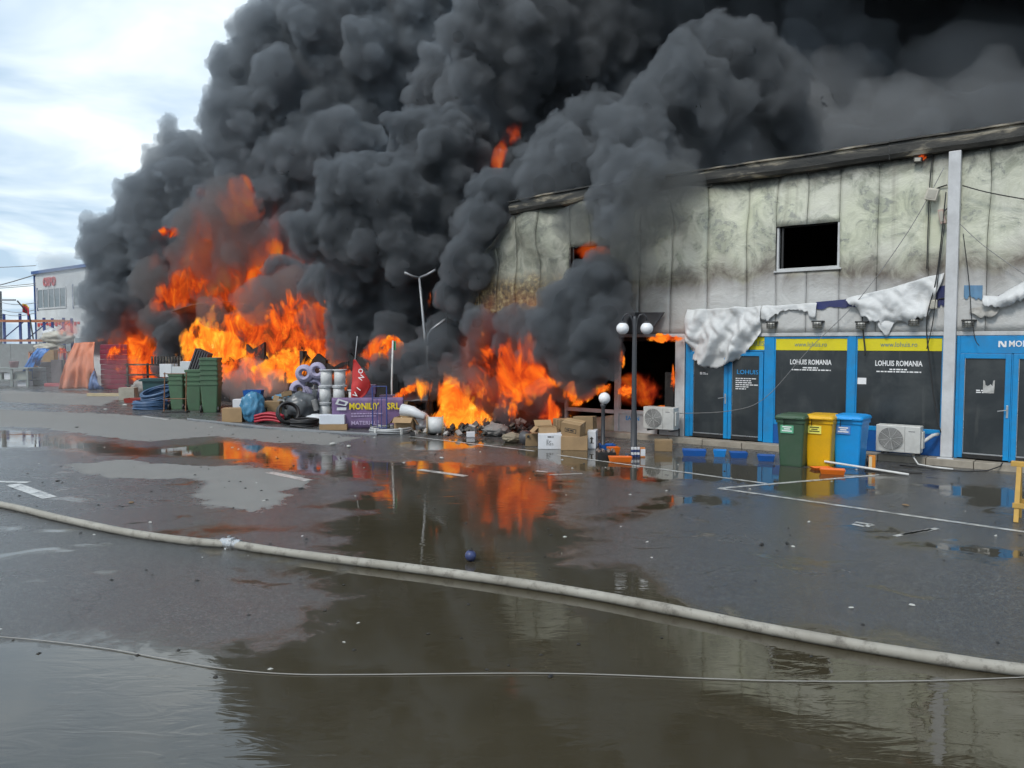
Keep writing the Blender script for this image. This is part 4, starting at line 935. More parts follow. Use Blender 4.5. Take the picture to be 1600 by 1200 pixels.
def wallbox(px, py, w, h, d, rz, mat, name, label, cat):
    u, z = fw(px, py); t = thing(name, label, cat, fp(u, 0.10, z), FAC)
    MB().box(-w / 2, w / 2, -d, 0, -h / 2, h / 2, Tm(ry=rz)).build('housing', mat, t, bevel=0.01)
    MB().box(-w * 0.35, w * 0.35, -d - 0.008, -d - 0.001, -h * 0.35, h * 0.35, Tm(ry=rz)).build('cover', simple('aged plastic', (0.42, 0.40, 0.34), 0.5), t)
    MB().tube([(0, 0, h * .3), (0.08, 0.05, h * .6), (0.25, 0.02, h * .75)], 0.015, 6).build('bracket', CHAR, t)
CREAM = simple('cream plastic', (0.55, 0.52, 0.44), 0.5, dirt=0.4)
wallbox(1459, 306, 0.22, 0.24, 0.14, 0.25, CREAM, 'floodlight', 'cream floodlight hanging askew high beside the column', 'lamp')
wallbox(1474, 340, 0.10, 0.30, 0.10, -0.2, simple('melted pink plastic', (0.5, 0.36, 0.3), 0.5), 'alarm_box', 'melted alarm box below the cream floodlight', 'alarm')
wallbox(1461, 476, 0.13, 0.18, 0.10, 0.0, CREAM, 'junction_box', 'cream junction box among cables by the banner', 'box')
wallbox(1437, 252, 0.16, 0.10, 0.10, 0.1, CHAR, 'siren', 'small burnt siren glowing near the eaves', 'siren')
flame(1438, 246, 9, 7, at(0, 0, 1).y * 0 + (fp(fw(1438, 246)[0], 0.15).y), 'small', 'tiny flame on the burnt siren under eaves', depth=0.12)

# ------------------------------------------------------------------ air conditioners
ACW = simple('air conditioner white', (0.58, 0.58, 0.55), 0.45, dirt=0.35)
GRILL = simple('fan grille grey', (0.16, 0.16, 0.16), 0.5, dirt=0.2)
def aircon(px, py, label, n=0.32):
    u, z = fw(px, py, n + 0.3)
    t = thing('air_conditioner', label, 'air conditioner', fp(u, n, z), FAC, 'outdoor units under the shop windows')
    MB().box(-0.42, 0.42, -0.30, 0.0, 0.0, 0.56).build('casing', ACW, t, bevel=0.018)
    MB().lathe([(0.235, 0.0), (0.235, 0.012), (0.225, 0.018)], 32, Tm(-0.13, -0.302, 0.28, rx=math.pi / 2)).build('fan_recess', GRILL, t, smooth=False)
    mb = MB()
    for r in np.linspace(0.05, 0.235, 9): mb.tube([(-0.13 + r * math.cos(a), -0.326, 0.28 + r * math.sin(a)) for a in np.linspace(0, 2 * math.pi, 25)[:-1]], 0.0035, 4, closed=True)
    for k in range(8):
        a = k * math.pi / 4 + 0.2; mb.tube([(-0.13, -0.328, 0.28), (-0.13 + 0.235 * math.cos(a), -0.328, 0.28 + 0.235 * math.sin(a))], 0.004, 4)
    o = mb.build('grille', ACW, t); o['kind'] = 'stuff'
    MB().box(0.13, 0.135, -0.306, -0.299, 0.02, 0.54).build('panel_seam', GRILL, t)
    MB().box(0.20, 0.32, -0.304, -0.299, 0.44, 0.455).build('name_plate', GRILL, t)
    for x in (-0.3, 0.3): MB().box(x - 0.02, x + 0.02, -0.28, 0.33, -0.05, -0.002).box(x - 0.02, x + 0.02, 0.27, 0.33, -0.25, -0.052).build('bracket', CHAR, t)
    MB().box(0.425, 0.46, -0.24, -0.05, 0.10, 0.45).build('valve_cover', ACW, t, bevel=0.01)
    return t
aircon(1402, 707, 'white air conditioner unit beside the blue bin'); aircon(1028, 671, 'white air conditioner under the burnt shop window')
def pipe(pts, r, mat, label, cat='pipe', name='pipe'):
    return tag(MB().tube(pts, r, 8).build(name, mat, None, smooth=True), label, cat)
PVC = simple('white pipe wrap', (0.62, 0.62, 0.60), 0.5, dirt=0.35)
a_ = fw(1440, 690, .45); 
pipe([fp(-0.52, .45, .42), fp(-0.40, .42, .44), fp(-0.22, .25, .60), fp(-0.14, .10, .62)], 0.035, PVC, 'white wrapped pipe from the air conditioner to the column')
pipe([fp(-0.52, .5, .40), fp(-0.50, .55, .15), fp(-0.40, .62, .03), fp(-0.1, .75, .02), fp(0.25, .8, .02)], 0.018, PVC, 'thin white drain hose falling from the air conditioner', 'hose', 'drain_hose')
pipe([fp(-0.7, .85, .015), fp(0.0, .95, .015), fp(0.5, .9, .015), fp(0.8, .6, .02), fp(1.0, .36, .1), fp(1.02, .30, .16)], 0.012, WIREM, 'black cable curling on ground up to the right shop step', 'cable', 'loose_cable')
pipe([fp(-6.35, .45, .5), fp(-6.15, .40, .45), fp(-6.0, .15, .62)], 0.03, PVC, 'white pipe stub beside burnt shop air conditioner')
# ------------------------------------------------------------------ wheelie bins
def rrect(w, d, r, n=4):
    P = []
    for cx, cy, a0 in ((w / 2 - r, d / 2 - r, 0), (-w / 2 + r, d / 2 - r, 90), (-w / 2 + r, -d / 2 + r, 180), (w / 2 - r, -d / 2 + r, 270)):
        for k in range(n + 1):
            a = R(a0 + 90 * k / n); P.append((cx + r * math.cos(a), cy + r * math.sin(a)))
    return P
def loft(mb, secs, M=None, cap=True):
    n = len(secs[0]); vs = [p for s in secs for p in s]; fs = []
    for i in range(len(secs) - 1):
        for k in range(n): fs.append((i * n + k, i * n + (k + 1) % n, (i + 1) * n + (k + 1) % n, (i + 1) * n + k))
    if cap: fs += [tuple(range(n))[::-1], tuple((len(secs) - 1) * n + k for k in range(n))]
    return mb.add(vs, fs, M)
def bin_body(mb, w=0.56, d=0.66, h=0.96):
    S = []
    for z, k in ((0.0, 0.80), (0.04, 0.82), (0.5, 0.9), (h - 0.08, 0.985), (h - 0.075, 1.05), (h, 1.06)):
        S.append([(x, y * (1 if y > 0 else 1), z) for x, y in rrect(w * k, d * k, 0.05)])
    return loft(mb, S)
def wheelie(loc, rz, mat, label, lid=True, sticker=None, stmat=None, group='waste bins beside the shop'):
    t = thing('wheelie_bin', label, 'bin', loc, rz, group)
    bin_body(MB()).build('body', mat, t, smooth=False, bevel=0.004)
    if lid:
        S = []
        for z, k, dy in ((0.965, 1.10, 0), (1.0, 1.11, 0), (1.035, 1.04, 0), (1.06, 0.80, 0.0)): S.append([(x, y + dy, z) for x, y in rrect(0.56 * k, 0.70 * k, 0.06)])
        loft(MB(), S).build('lid', mat, t, bevel=0.006)
        MB().box(-0.12, 0.12, -0.43, -0.385, 0.975, 1.0).build('lid_grip', mat, t, bevel=0.006)
        MB().tube([(-0.24, 0.36, 0.93), (-0.24, 0.44, 0.97), (0.24, 0.44, 0.97), (0.24, 0.36, 0.93)], 0.016, 6).build('handle_bar', mat, t, smooth=True)
    for s in (-1, 1):
        w = MB().lathe([(0.04, -0.025), (0.10, -0.022), (0.10, 0.022), (0.04, 0.025)], 16, Tm(s * 0.27, 0.30, 0.10, ry=math.pi / 2)).build('wheel', RUBBER, t)
    if sticker:
        st = MB().box(-0.19, 0.07, -0.335, -0.310, 0.68, 0.84).build('sticker', stmat, t)
        mb = MB()
        for k, wd_ in enumerate((0.18, 0.12, 0.20)): mb.box(-0.06 - wd_ / 2, -0.06 + wd_ / 2, -0.3385, -0.3355, 0.795 - k * 0.04, 0.818 - k * 0.04)
        q = mb.build('small_print', PRINTW if sticker != 'y' else simple('dark print', (0.1, 0.1, 0.02), 0.6), st); q['kind'] = 'stuff'
        MB().tube([(-0.12, -0.345, 0.84), (-0.10, -0.40, 0.97), (-0.07, -0.33, 1.03)], 0.007, 5).build('wire_tie', WIREM, t)
    return t
BING = simple('bin dark green', (0.035, 0.085, 0.045), 0.4, dirt=0.35, grime=(0.12, 0.13, 0.11))
BINY = simple('bin yellow', (0.72, 0.40, 0.005), 0.38, dirt=0.22)
BINB = simple('bin light blue', (0.005, 0.29, 0.72), 0.38, dirt=0.15)
def binloc(px, py):
    p = on_ground(px, py); return p - ND * 0.30
wheelie(binloc(1234, 729), FAC, BING, 'dark green wheelie bin, left of the yellow one', True, 'g', simple('green sticker', (0.12, 0.42, 0.25), 0.5, dirt=0.1))
wheelie(binloc(1277, 730), FAC, BINY, 'yellow wheelie bin between green and blue bins', True, 'y', simple('yellow sticker', (0.85, 0.8, 0.15), 0.5, dirt=0.1))
wheelie(binloc(1322, 731), FAC, BINB, 'light blue wheelie bin, right of the yellow one', True, 'b', simple('blue sticker', (0.10, 0.25, 0.60), 0.5, dirt=0.1))

# ------------------------------------------------------------------ lamps of the yard
POSTM = simple('dark grey lamp post paint', (0.035, 0.038, 0.045), 0.45, dirt=0.3)
OPAL = simple('opal lamp globe', (0.82, 0.83, 0.85), 0.25, dirt=0.08)
def globe(parent, x, y, z, r=0.14):
    g = MB().lathe([(r * 0.45, -r * 0.92)] + [(r * math.cos(a), r * math.sin(a)) for a in np.linspace(-1.0, 1.45, 9)] + [(r * 0.02, r)], 20, Tm(x, y, z)).build('globe', OPAL, parent, smooth=True)
    MB().lathe([(0.03, -r - 0.05), (r * 0.55, -r * 0.95), (r * 0.5, -r * 0.85)], 14, Tm(x, y, z)).build('collar', POSTM, g)
L2 = thing('twin_globe_lamp', 'dark lamp post with two white globes in front of the burnt shop', 'lamp post', on_ground(990, 712), 0)
MB().lathe([(0.10, 0), (0.10, 0.03), (0.075, 0.05), (0.07, 0.9), (0.055, 1.0), (0.05, 3.02), (0.03, 3.1)], 14).build('post', POSTM, L2, smooth=True)
for s in (-1, 1):
    MB().tube([(s * 0.03, 0, 2.75), (s * 0.05, 0, 3.0), (s * 0.11, 0, 3.12), (s * 0.19, 0, 3.14), (s * 0.25, 0, 3.08), (s * 0.265, 0, 2.98)], 0.018, 7).build('arm', POSTM, L2, smooth=True)
    g = MB().lathe([(0.05, -0.13)] + [(0.14 * math.cos(a), 0.135 * math.sin(a)) for a in np.linspace(-1.1, 1.1, 9)] + [(0.05, 0.13)], 20, Tm(s * 0.265, 0, 2.82)).build('globe', OPAL, L2, smooth=True)
    MB().lathe([(0.065, 0.12), (0.06, 0.155), (0.02, 0.17)], 14, Tm(s * 0.265, 0, 2.82)).build('collar', POSTM, g)
L1 = thing('short_globe_lamp', 'short black bollard lamp with one white globe beside cardboard boxes', 'lamp post', on_ground(942, 700), 0)
MB().lathe([(0.08, 0), (0.08, 0.03), (0.05, 0.05), (0.045, 0.95), (0.06, 0.99), (0.07, 1.06)], 12).build('post', POSTM, L1, smooth=True)
globe(L1, 0.03, 0, 1.19)
GALV = simple('galvanised steel', (0.30, 0.315, 0.33), 0.4, 0.3, dirt=0.3)
SL = thing('street_lamp', 'grey street lamp with two upswept arms rising out of the smoke', 'street lamp', at(676, 640, 25.0) * 1.0, 0)
SL.location.z = 0
b0 = SL.location
def rel(px, py, Y): return at(px, py, Y) - b0
MB().tube([(0, 0, 0), rel(664, 525, 25.0), rel(655, 433, 25.0)], [0.065, 0.05, 0.035], 10).build('pole', GALV, SL, smooth=True)
for x, y, x2, y2 in ((655, 434, 632, 426), (655, 434, 680, 422)):
    MB().tube([rel(x, y, 25.0), rel((x + x2) / 2, (y + y2) / 2 + 1, 24.9), rel(x2, y2, 24.8)], [0.032, 0.038, 0.045], 8).build('arm', GALV, SL, smooth=True)
SL2 = thing('street_lamp', 'shorter grey lamp arm slanting right out of the smoke', 'street lamp', at(668, 640, 24.4), 0)
SL2.location.z = 0; b0 = SL2.location
MB().tube([(0, 0, 0), rel(668, 540, 24.4)], [0.07, 0.05], 8).build('pole', GALV, SL2, smooth=True)
MB().tube([rel(668, 540, 24.4), rel(669, 524, 24.4), rel(674, 515, 24.4), rel(696, 499, 24.3)], [0.035, 0.035, 0.035, 0.045], 8).build('arm', GALV, SL2, smooth=True)

# ------------------------------------------------------------------ cardboard boxes by the lamp
KRAFT = simple('brown cardboard', (0.36, 0.235, 0.12), 0.75, dirt=0.3, scale=4)
KRAFT2 = simple('darker cardboard', (0.27, 0.18, 0.09), 0.75, dirt=0.4, scale=4)
WBOX = simple('white carton', (0.66, 0.67, 0.70), 0.6, dirt=0.2, scale=4)
TAPE = simple('brown tape', (0.42, 0.30, 0.17), 0.35, dirt=0.2)
DARKP = simple('dark carton print', (0.03, 0.03, 0.03), 0.7, dirt=0.1)
def carton(loc, w, d, h, rz, mat, label, tilt=0.0, flaps=0, print_=None, group='cardboard boxes scattered in the yard'):
    t = thing('cardboard_box', label, 'box', loc, rz, group); t.rotation_euler = (tilt, tilt * 0.6, rz)
    if flaps:
        th = 0.012
        MB().box(-w / 2, w / 2, -d / 2, -d / 2 + th, 0, h).box(-w / 2, w / 2, d / 2 - th, d / 2, 0, h).box(-w / 2, -w / 2 + th, -d / 2 + th, d / 2 - th, 0, h).box(w / 2 - th, w / 2, -d / 2 + th, d / 2 - th, 0, h).box(-w / 2 + th, w / 2 - th, -d / 2 + th, d / 2 - th, 0, th).build('carton', mat, t)
        for s, ax in ((-1, 0), (1, 0), (-1, 1), (1, 1)):
            L = d * 0.48 if ax == 0 else w * 0.42; ang = RNG.uniform(0.5, 1.2)
            if ax == 0: M = Tm(0, s * d / 2, h, rx=-s * ang) if s < 0 else Tm(0, d / 2, h, rx=ang * 1.0)
            else: M = Tm(s * w / 2, 0, h, ry=s * ang)
            if ax == 0: MB().box(-w / 2 + .005, w / 2 - .005, 0.002 if s > 0 else -L, L if s > 0 else -0.002, -0.004, 0.004, M).build('flap', mat, t)
            else: MB().box(0.002 if s > 0 else -L, L if s > 0 else -0.002, -d / 2 + .02, d / 2 - .02, -0.004, 0.004, M).build('flap', mat, t)
    else:
        MB().box(-w / 2, w / 2, -d / 2, d / 2, 0, h).build('carton', mat, t, bevel=0.008)
        MB().box(-w / 2 - 0.0015, w / 2 + 0.0015, -0.025, 0.025, h * 0.75, h + 0.0015).build('tape', TAPE if mat is not WBOX else mat, t)
    if print_ == 'frame':
        MB().prism([(-w * .3, h * .35), (w * .3, h * .35), (w * .3, h * .65), (-w * .3, h * .65)], -d / 2 - 0.003, -d / 2 - 0.001).build('print', DARKP, t)
        MB().prism([(-w * .27, h * .40), (w * .27, h * .40), (w * .27, h * .60), (-w * .27, h * .60)], -d / 2 - 0.005, -d / 2 - 0.003).build('print', mat, t)
        q = text_bars(t, -w * .22, h * .56, [w * .44], h * .1, .05, -d / 2 - 0.005, DARKP, 5)
    elif print_ == 'lines':
        q = text_bars(t, -w * .1, h * .85, [w * .25], h * .08, .05, -d / 2 - 0.001, DARKP, 6); q = text_bars(t, -w * .15, h * .62, [w * .12, w * .2, w * .15, w * .28, w * .3], h * .03, h * .08, -d / 2 - 0.001, DARKP, 7)
    elif print_ == 'arrow':
        MB().prism([(-.05, h * .3), (.05, h * .3), (.05, h * .34), (.02, h * .34), (.02, h * .55), (.05, h * .55), (0, h * .68), (-.05, h * .55), (-.02, h * .55), (-.02, h * .34), (-.05, h * .34)], -d / 2 - 0.003, -d / 2 - 0.001).build('print', DARKP, t)
    return t
g = on_ground
carton(g(860, 702) + Vector((0, .22, 0)), 0.56, 0.42, 0.36, -0.05, WBOX, 'white printed carton lowest in front of the box heap', print_='lines')
carton(g(899, 704) + Vector((0, .24, 0)), 0.62, 0.44, 0.32, -0.12, KRAFT, 'long brown carton right of the white printed carton')
carton(g(927, 702) + Vector((.02, .34, 0)), 0.20, 0.5, 0.42, -0.2, WBOX, 'narrow white carton standing at right of box heap', print_='arrow')
carton(g(831, 698) + Vector((0, .3, 0)), 0.34, 0.4, 0.30, 0.1, KRAFT2, 'brown carton at left end of box heap')
carton(g(897, 704) + Vector((0, .30, .33)), 0.48, 0.36, 0.34, -0.45, KRAFT, 'brown carton with dark printed frame tilted on heap', tilt=0.22, print_='frame')
carton(g(912, 703) + Vector((0.1, .75, 0.28)), 0.50, 0.4, 0.44, -0.35, KRAFT2, 'brown carton behind the tilted one', tilt=-0.05)
carton(g(855, 702) + Vector((-0.02, .45, .35)), 0.44, 0.4, 0.14, 0.2, KRAFT, 'open brown carton with pale flaps on top', flaps=1)
carton(g(905, 702) + Vector((-.25, 1.0, 0)), 0.5, 0.5, 0.62, 0.3, KRAFT2, 'scorched brown carton at back of box heap')
carton(g(1039, 706) + Vector((0, .2, 0)), 0.40, 0.34, 0.26, -0.15, KRAFT2, 'single soaked brown carton under burnt shop air conditioner')
def tray(loc, w, d, h, rz, mat, label, cat='tray', group='plastic trays on the wet ground', tilt=0.0):
    t = thing('plastic_tray', label, cat, loc, rz, group); t.rotation_euler = (tilt, 0, rz); th = 0.012
    MB().taper(w - .06, d - .06, w - .06, d - .06, 0.0, th).build('base', mat, t)
    mb = MB()
    for k in range(4):
        c, s = math.cos(k * math.pi / 2), math.sin(k * math.pi / 2)
        L = (w if k % 2 == 0 else d) / 2; D = (d if k % 2 == 0 else w) / 2
        M = Matrix.Rotation(k * math.pi / 2, 4, 'Z')
        mb = MB().add([(-L + .03, -D + .03, 0), (L - .03, -D + .03, 0), (L, -D, h), (-L, -D, h), (-L + .04, -D + .042, 0.002), (L - .04, -D + .042, 0.002), (L - .012, -D + .012, h), (-L + .012, -D + .012, h)],
                 [(0, 1, 2, 3), (7, 6, 5, 4), (3, 2, 6, 7), (0, 3, 7, 4), (1, 5, 6, 2), (0, 4, 5, 1)], M)
        mb.build('side', mat, t)
    return t
TB = simple('blue tray plastic', (0.008, 0.10, 0.38), 0.35, dirt=0.25); TO = simple('orange tray plastic', (0.75, 0.16, 0.01), 0.4, dirt=0.2)
TB2 = simple('bright blue tray plastic', (0.01, 0.22, 0.60), 0.35, dirt=0.2)
tray(g(1087, 713) + Vector((0, .15, 0)), 0.52, 0.34, 0.13, -0.2, TB, 'blue tray, leftmost of those before the blue doors')
tray(g(1127, 714) + Vector((0, .12, 0)), 0.28, 0.3, 0.14, -0.3, TB2, 'bright blue tray second from left before doors')
tray(g(1156, 716) + Vector((0, .12, 0)), 0.38, 0.3, 0.12, -0.15, TB, 'blue tray third from left before doors')
tray(g(1200, 721) + Vector((0, .12, 0)), 0.36, 0.3, 0.12, -0.35, TB, 'blue tray beside the green bin')
tray(g(950, 703) + Vector((0, .2, 0)), 0.36, 0.3, 0.11, 0.1, TB, 'blue tray behind the short globe lamp')
tray(g(970, 722) + Vector((0, .12, 0)), 0.50, 0.24, 0.10, -0.08, TO, 'orange tray between the two globe lamps')
tray(g(1305, 742) + Vector((0, .14, 0)), 0.46, 0.26, 0.09, -0.35, TO, 'orange tray in front of the blue bin')
tray(g(1292, 737) + Vector((0, .25, 0)), 0.40, 0.24, 0.05, 0.1, TO, 'flat orange tray under the leaning pole')
tray(g(957, 712) + Vector((0.05, .25, 0)), 0.26, 0.24, 0.16, 0.2, TO, 'orange tray behind the dark crate')
t = thing('dark_crate', 'dark crate of small goods at foot of short globe lamp', 'crate', g(948, 719) + Vector((0, .18, 0)), 0.05)
MB().box(-.20, .20, -.15, .15, 0, .16).build('crate_body', BLACK, t, bevel=0.006)
for k in range(12): MB().box(-.018, .018, -.018, .018, 0, .05, Tm(-.16 + (k % 4) * .105, -.10 + (k // 4) * .1, .161, rz=RNG.random())).build('small_item', simple('item %d' % (k % 3), ((.3, .2, .15), (.12, .1, .1), (.4, .3, .25))[k % 3], .6), t)
t = thing('can_pack', 'blue and white striped pack of cans at foot of twin globe lamp', 'pack', g(993, 713) + Vector((-.02, -.02, 0)), 0)
for r_ in range(4):
    for c_ in range(3):
        q = MB().lathe([(0.028, 0), (0.032, 0.004), (0.032, 0.05), (0.028, 0.055)], 10, Tm(-.07 + c_ * .066, -.12, r_ * .056)).build('can', simple('can white', (.7, .7, .72), .3) if r_ % 2 else simple('can navy', (.03, .05, .15), .3), t)
t = thing('orange_pack', 'upright orange and white pack right of the can pack', 'pack', g(1004, 714), 0)
MB().box(-.05, .05, -.05, .05, 0, .21).build('pack_body', simple('orange carton', (.62, .22, .06), .5), t, bevel=.006)
MB().box(-.052, .052, -.054, -.051, .03, .18).build('pack_label', WBOX, t)
t = thing('marker_post', 'short orange and white post under the air conditioner', 'post', g(1362, 734), -0.3)
MB().box(-.06, .06, -.05, .05, 0, .29).build('post_body', simple('orange post', (.7, .25, .02), .4), t, bevel=.01)
MB().box(-.061, -.005, -.054, -.051, .02, .27).build('reflector', simple('pale reflector', (.7, .6, .4), .4), t)
tag(MB().tube([g(1288, 731) + Vector((0, 0, .13)), g(1420, 744) + Vector((0, 0, .03))], .022, 8).build('leaning_pole', PVC), 'white pole lying across the orange tray by bins', 'pole')
tag(MB().box(-.5, .5, -.06, .06, 0, .03, Tm(*g(1395, 738), rz=-.35)).build('black_batten', RUBBER, bevel=.005), 'flat black batten on the ground below air conditioner', 'batten')
# trestle at the right edge
WOODY = simple('yellow wood', (.55, .33, .07), .6, dirt=.3, scale=8)
t = thing('wooden_trestle', 'yellow wooden trestle cut off by the right edge', 'trestle', g(1590, 812), FAC)
for s in (-1, 1):
    for e in (0, 1): MB().box(-.03, .03, -.03, .03, 0, .78, Tm(e * .9, s * .22, 0, rx=s * .26)).build('leg', WOODY, t, bevel=.004)
MB().box(-.1, 1.0, -.05, .05, .76, .83).build('beam', WOODY, t, bevel=.004)
for s in (-1, 1): MB().box(-.05, .95, s * .2 - .012, s * .2 + .012, .20, .27).build('rail', WOODY, t, bevel=.004)
# fallen round lamp and rags left of the boxes
t = thing('round_lamp', 'dark round lamp dish lying on edge by the box heap', 'lamp', g(822, 696), 0.3)
MB().lathe([(0.05, 0.14), (0.12, 0.10), (0.17, 0.02), (0.19, 0.0), (0.18, -0.01)], 20, Tm(0, 0, .19, rx=1.3)).build('dish', simple('dark dish', (.05, .05, .055), .4), t, smooth=True)
MB().lathe([(0.03, 0.14), (0.03, 0.2)], 10, Tm(0, 0, .19, rx=1.3)).build('neck', CHAR, t)

# ------------------------------------------------------------------ fire hose, cord, ball
def spline(P, k=8):
    Q = []
    for i in range(len(P) - 1):
        a, b, c, d = P[max(i - 1, 0)], P[i], P[i + 1], P[min(i + 2, len(P) - 1)]
        for j in range(k):
            s = j / k; Q.append(0.5 * ((2 * b) + (c - a) * s + (2 * a - 5 * b + 4 * c - d) * s * s + (3 * b - a - 3 * c + d) * s ** 3))
    Q.append(P[-1]); return Q
def hose_mat():
    t = NT('canvas fire hose'); v = t.pos()
    n = t.noise(v, 2.0, 6, .6, .4); w = t.noise(v, 120, 2, .5)
    c = t.mix(t.ramp(n, [(.35, 0), (.7, .7)]), (.34, .325, .285), (.19, .175, .145))
    c = t.mix(t.ramp(t.noise(v, 9, 5, .7), [(.52, 0), (.68, .75)]), c, (.10, .09, .075))
    t.bsdf(c, .7, bump=w, bstr=.3, bdist=.004); return t.m
HR = 0.050
hp = [(-420, 712), (-200, 750), (0, 788), (90, 809), (200, 832), (300, 846), (362, 850), (410, 858), (520, 873), (650, 889), (760, 904), (900, 925), (1050, 953), (1200, 983), (1350, 1010), (1500, 1034), (1600, 1047), (1900, 1085), (2900, 1170)]
H = thing('fire_hose', 'thick pale canvas fire hose lying across the wet foreground', 'hose', g(362, 858), 0)
hb = H.location.copy()
P = [g(x, y, HR * 0.9) - hb for x, y in hp]
def hose_part(P, nm):
    Q = spline(P, 10); mb = MB(); mb.tube(Q, [HR * (1 + .09 * nz(q.x * 2, q.y * 2) + .04 * nz(q.x * 7, q.y * 7)) for q in Q], 14)
    o = mb.build(nm, hose_mat() if 'hm' not in MATS else MATS['hm'], H, smooth=True); MATS['hm'] = o.data.materials[0]; return o
hose_part(P[:7], 'hose_length'); hose_part(P[6:], 'hose_length')
dv = (P[7] - P[5]).normalized(); M = Matrix.Translation(P[6]) @ dv.to_track_quat('Z', 'Y').to_matrix().to_4x4()
k_ = MB().lathe([(.06, -.15), (.066, -.14), (.066, -.05), (.085, -.045), (.085, -.005), (.078, 0), (.085, .005), (.085, .045), (.066, .05), (.066, .13), (.06, .14)], 20, M).build('coupling', STEEL, H, smooth=False, bevel=.003)
mb = MB()
for s in (-1, 1):
    for a in (.4, 2.5, 4.6): MB().box(-.018, .018, .08, .10, s * .03 - .015, s * .03 + .015, M @ Matrix.Rotation(a + s * .3, 4, 'Z')).build('lug', STEEL, k_, bevel=.003)
cord = [(-200, 985), (0, 995), (150, 1011), (260, 1030), (350, 1045), (450, 1053), (560, 1054), (860, 1052), (1100, 1060), (1230, 1064), (1420, 1064), (1600, 1058), (1850, 1045), (2600, 1010)]
tag(MB().tube(spline([g(x, y, .007) for x, y in cord], 10), .0042, 7).build('white_cord', simple('pale cord', (.30, .29, .27), .6, dirt=.3), None, smooth=True), 'thin pale cord lying in the foreground puddle', 'cord')
t = thing('rubber_ball', 'small blue ball lying behind the fire hose', 'ball', g(735, 878) + Vector((0, .03, 0)), 0)
MB().lathe([(.065 * math.cos(a), .065 + .065 * math.sin(a)) for a in np.linspace(-1.5, 1.5, 13)], 18).build('ball_skin', simple('dirty blue rubber', (.03, .05, .16), .4, dirt=.7, scale=25), t, smooth=True)
MB().lathe([(.02, .128), (.025, .133), (.012, .138)], 10).build('valve', RUBBER, t)
# scraps on the wet ground
rr = random.Random(5); SCR = {'pale': simple('scrap pale', (.5, .5, .47), .7), 'black': simple('scrap black', (.015, .015, .015), .7), 'brown': simple('scrap brown', (.2, .13, .07), .8)}
for x, y, s, k, lb in [(470, 764, .06, 'black', 'black lump at tip of the pale dry patch'), (330, 668, .05, 'pale', 'pale litter scrap before the green bins'), (265, 655, .05, 'black', 'black litter scrap left of steel profiles'),
        (570, 690, .06, 'brown', 'brown litter scrap below the purple banner'), (740, 680, .05, 'black', 'black char lump beside the tiny white carton'), (1330, 950, .03, 'pale', 'left of two pale specks right of centre foreground'), (1425, 946, .035, 'pale', 'right of two pale specks in right foreground'),
        (1230, 850, .05, 'black', 'black scrap below the long parking line'), (1190, 852, .06, 'black', 'black scrap left of the other under the parking line'), (860, 1057, .035, 'black', 'dark scrap against the thin pale cord'), (690, 716, .07, 'pale', 'pale scrap in the puddle before the cable reel'),
        (120, 668, .06, 'black', 'black scrap near the far left puddle'), (205, 786, .06, 'brown', 'brown leaf scrap below the pale dry patch'), (1415, 790, .06, 'brown', 'brown scrap above the long parking line'), (90, 752, .05, 'black', 'black speck right of the painted arrow'), (1010, 745, .05, 'brown', 'brown scrap in puddle under twin globe lamp'),
        (520, 695, .13, 'pale', 'pale wrapper lying in front of the goods row'), (545, 698, .10, 'pale', 'smaller pale wrapper beside the other before goods row'), (165, 640, .09, 'pale', 'pale wrapper left of the blue pipe coils'), (195, 634, .16, 'pale', 'white sheet scrap at foot of blue pipe coils')]:
    mb = MB(); mb.lathe([(s * .3, 0), (s * rr.uniform(.8, 1.1), s * .15), (s * .7, s * .35), (s * .1, s * .45)], 7, Tm(0, 0, 0, rz=rr.random() * 6) @ Matrix.Diagonal((1, rr.uniform(.4, .9), 1, 1)))
    o = mb.build('litter_scrap', SCR[k]); o.location = g(x, y); tag(o, lb, 'litter', 'litter scattered over the yard')
# ------------------------------------------------------------------ goods piled before the fire (centre left)
def coil(loc, Rr, r, n, mat, label, rx=0.0, rz=0.0, cat='cable coil', name='cable_coil', loops=None, group=None):
    t = thing(name, label, cat, loc, rz, group); rr_ = random.Random(int(Rr * 1000 + loc[0] * 77)); t.rotation_euler = (rx, 0, rz)
    loops = loops or n
    for k in range(loops):
        a0 = rr_.random() * 6; R1 = Rr * rr_.uniform(.86, 1.03); z = r + (k // 3) * r * 1.7 + rr_.uniform(0, r * .6)
        MB().tube([(R1 * math.cos(a) * (1 + .02 * math.sin(2 * a + a0)), R1 * math.sin(a), z + .01 * math.sin(a * 3 + a0)) for a in np.linspace(0, 2 * math.pi, 29)[:-1]], r, 7, closed=True).build('cable_turn', mat, t, smooth=True)
    return t
GC = simple('grey cable sheath', (.36, .37, .37), .45, dirt=.35)
t = coil(g(606, 679) + Vector((0, .5, 0)), .56, .028, 9, GC, 'big coil of grey cable lying flat in front of purple banner')
for a in (-2.2, -.9, .6, 2.3): MB().box(-.035, .035, -.09, .09, -.005, .17, Tm(.54 * math.cos(a), .54 * math.sin(a), .0, rz=a + math.pi / 2) @ Matrix.Diagonal((1.0, .8, 1, 1))).build('tie_band', PVC, t, bevel=.01)
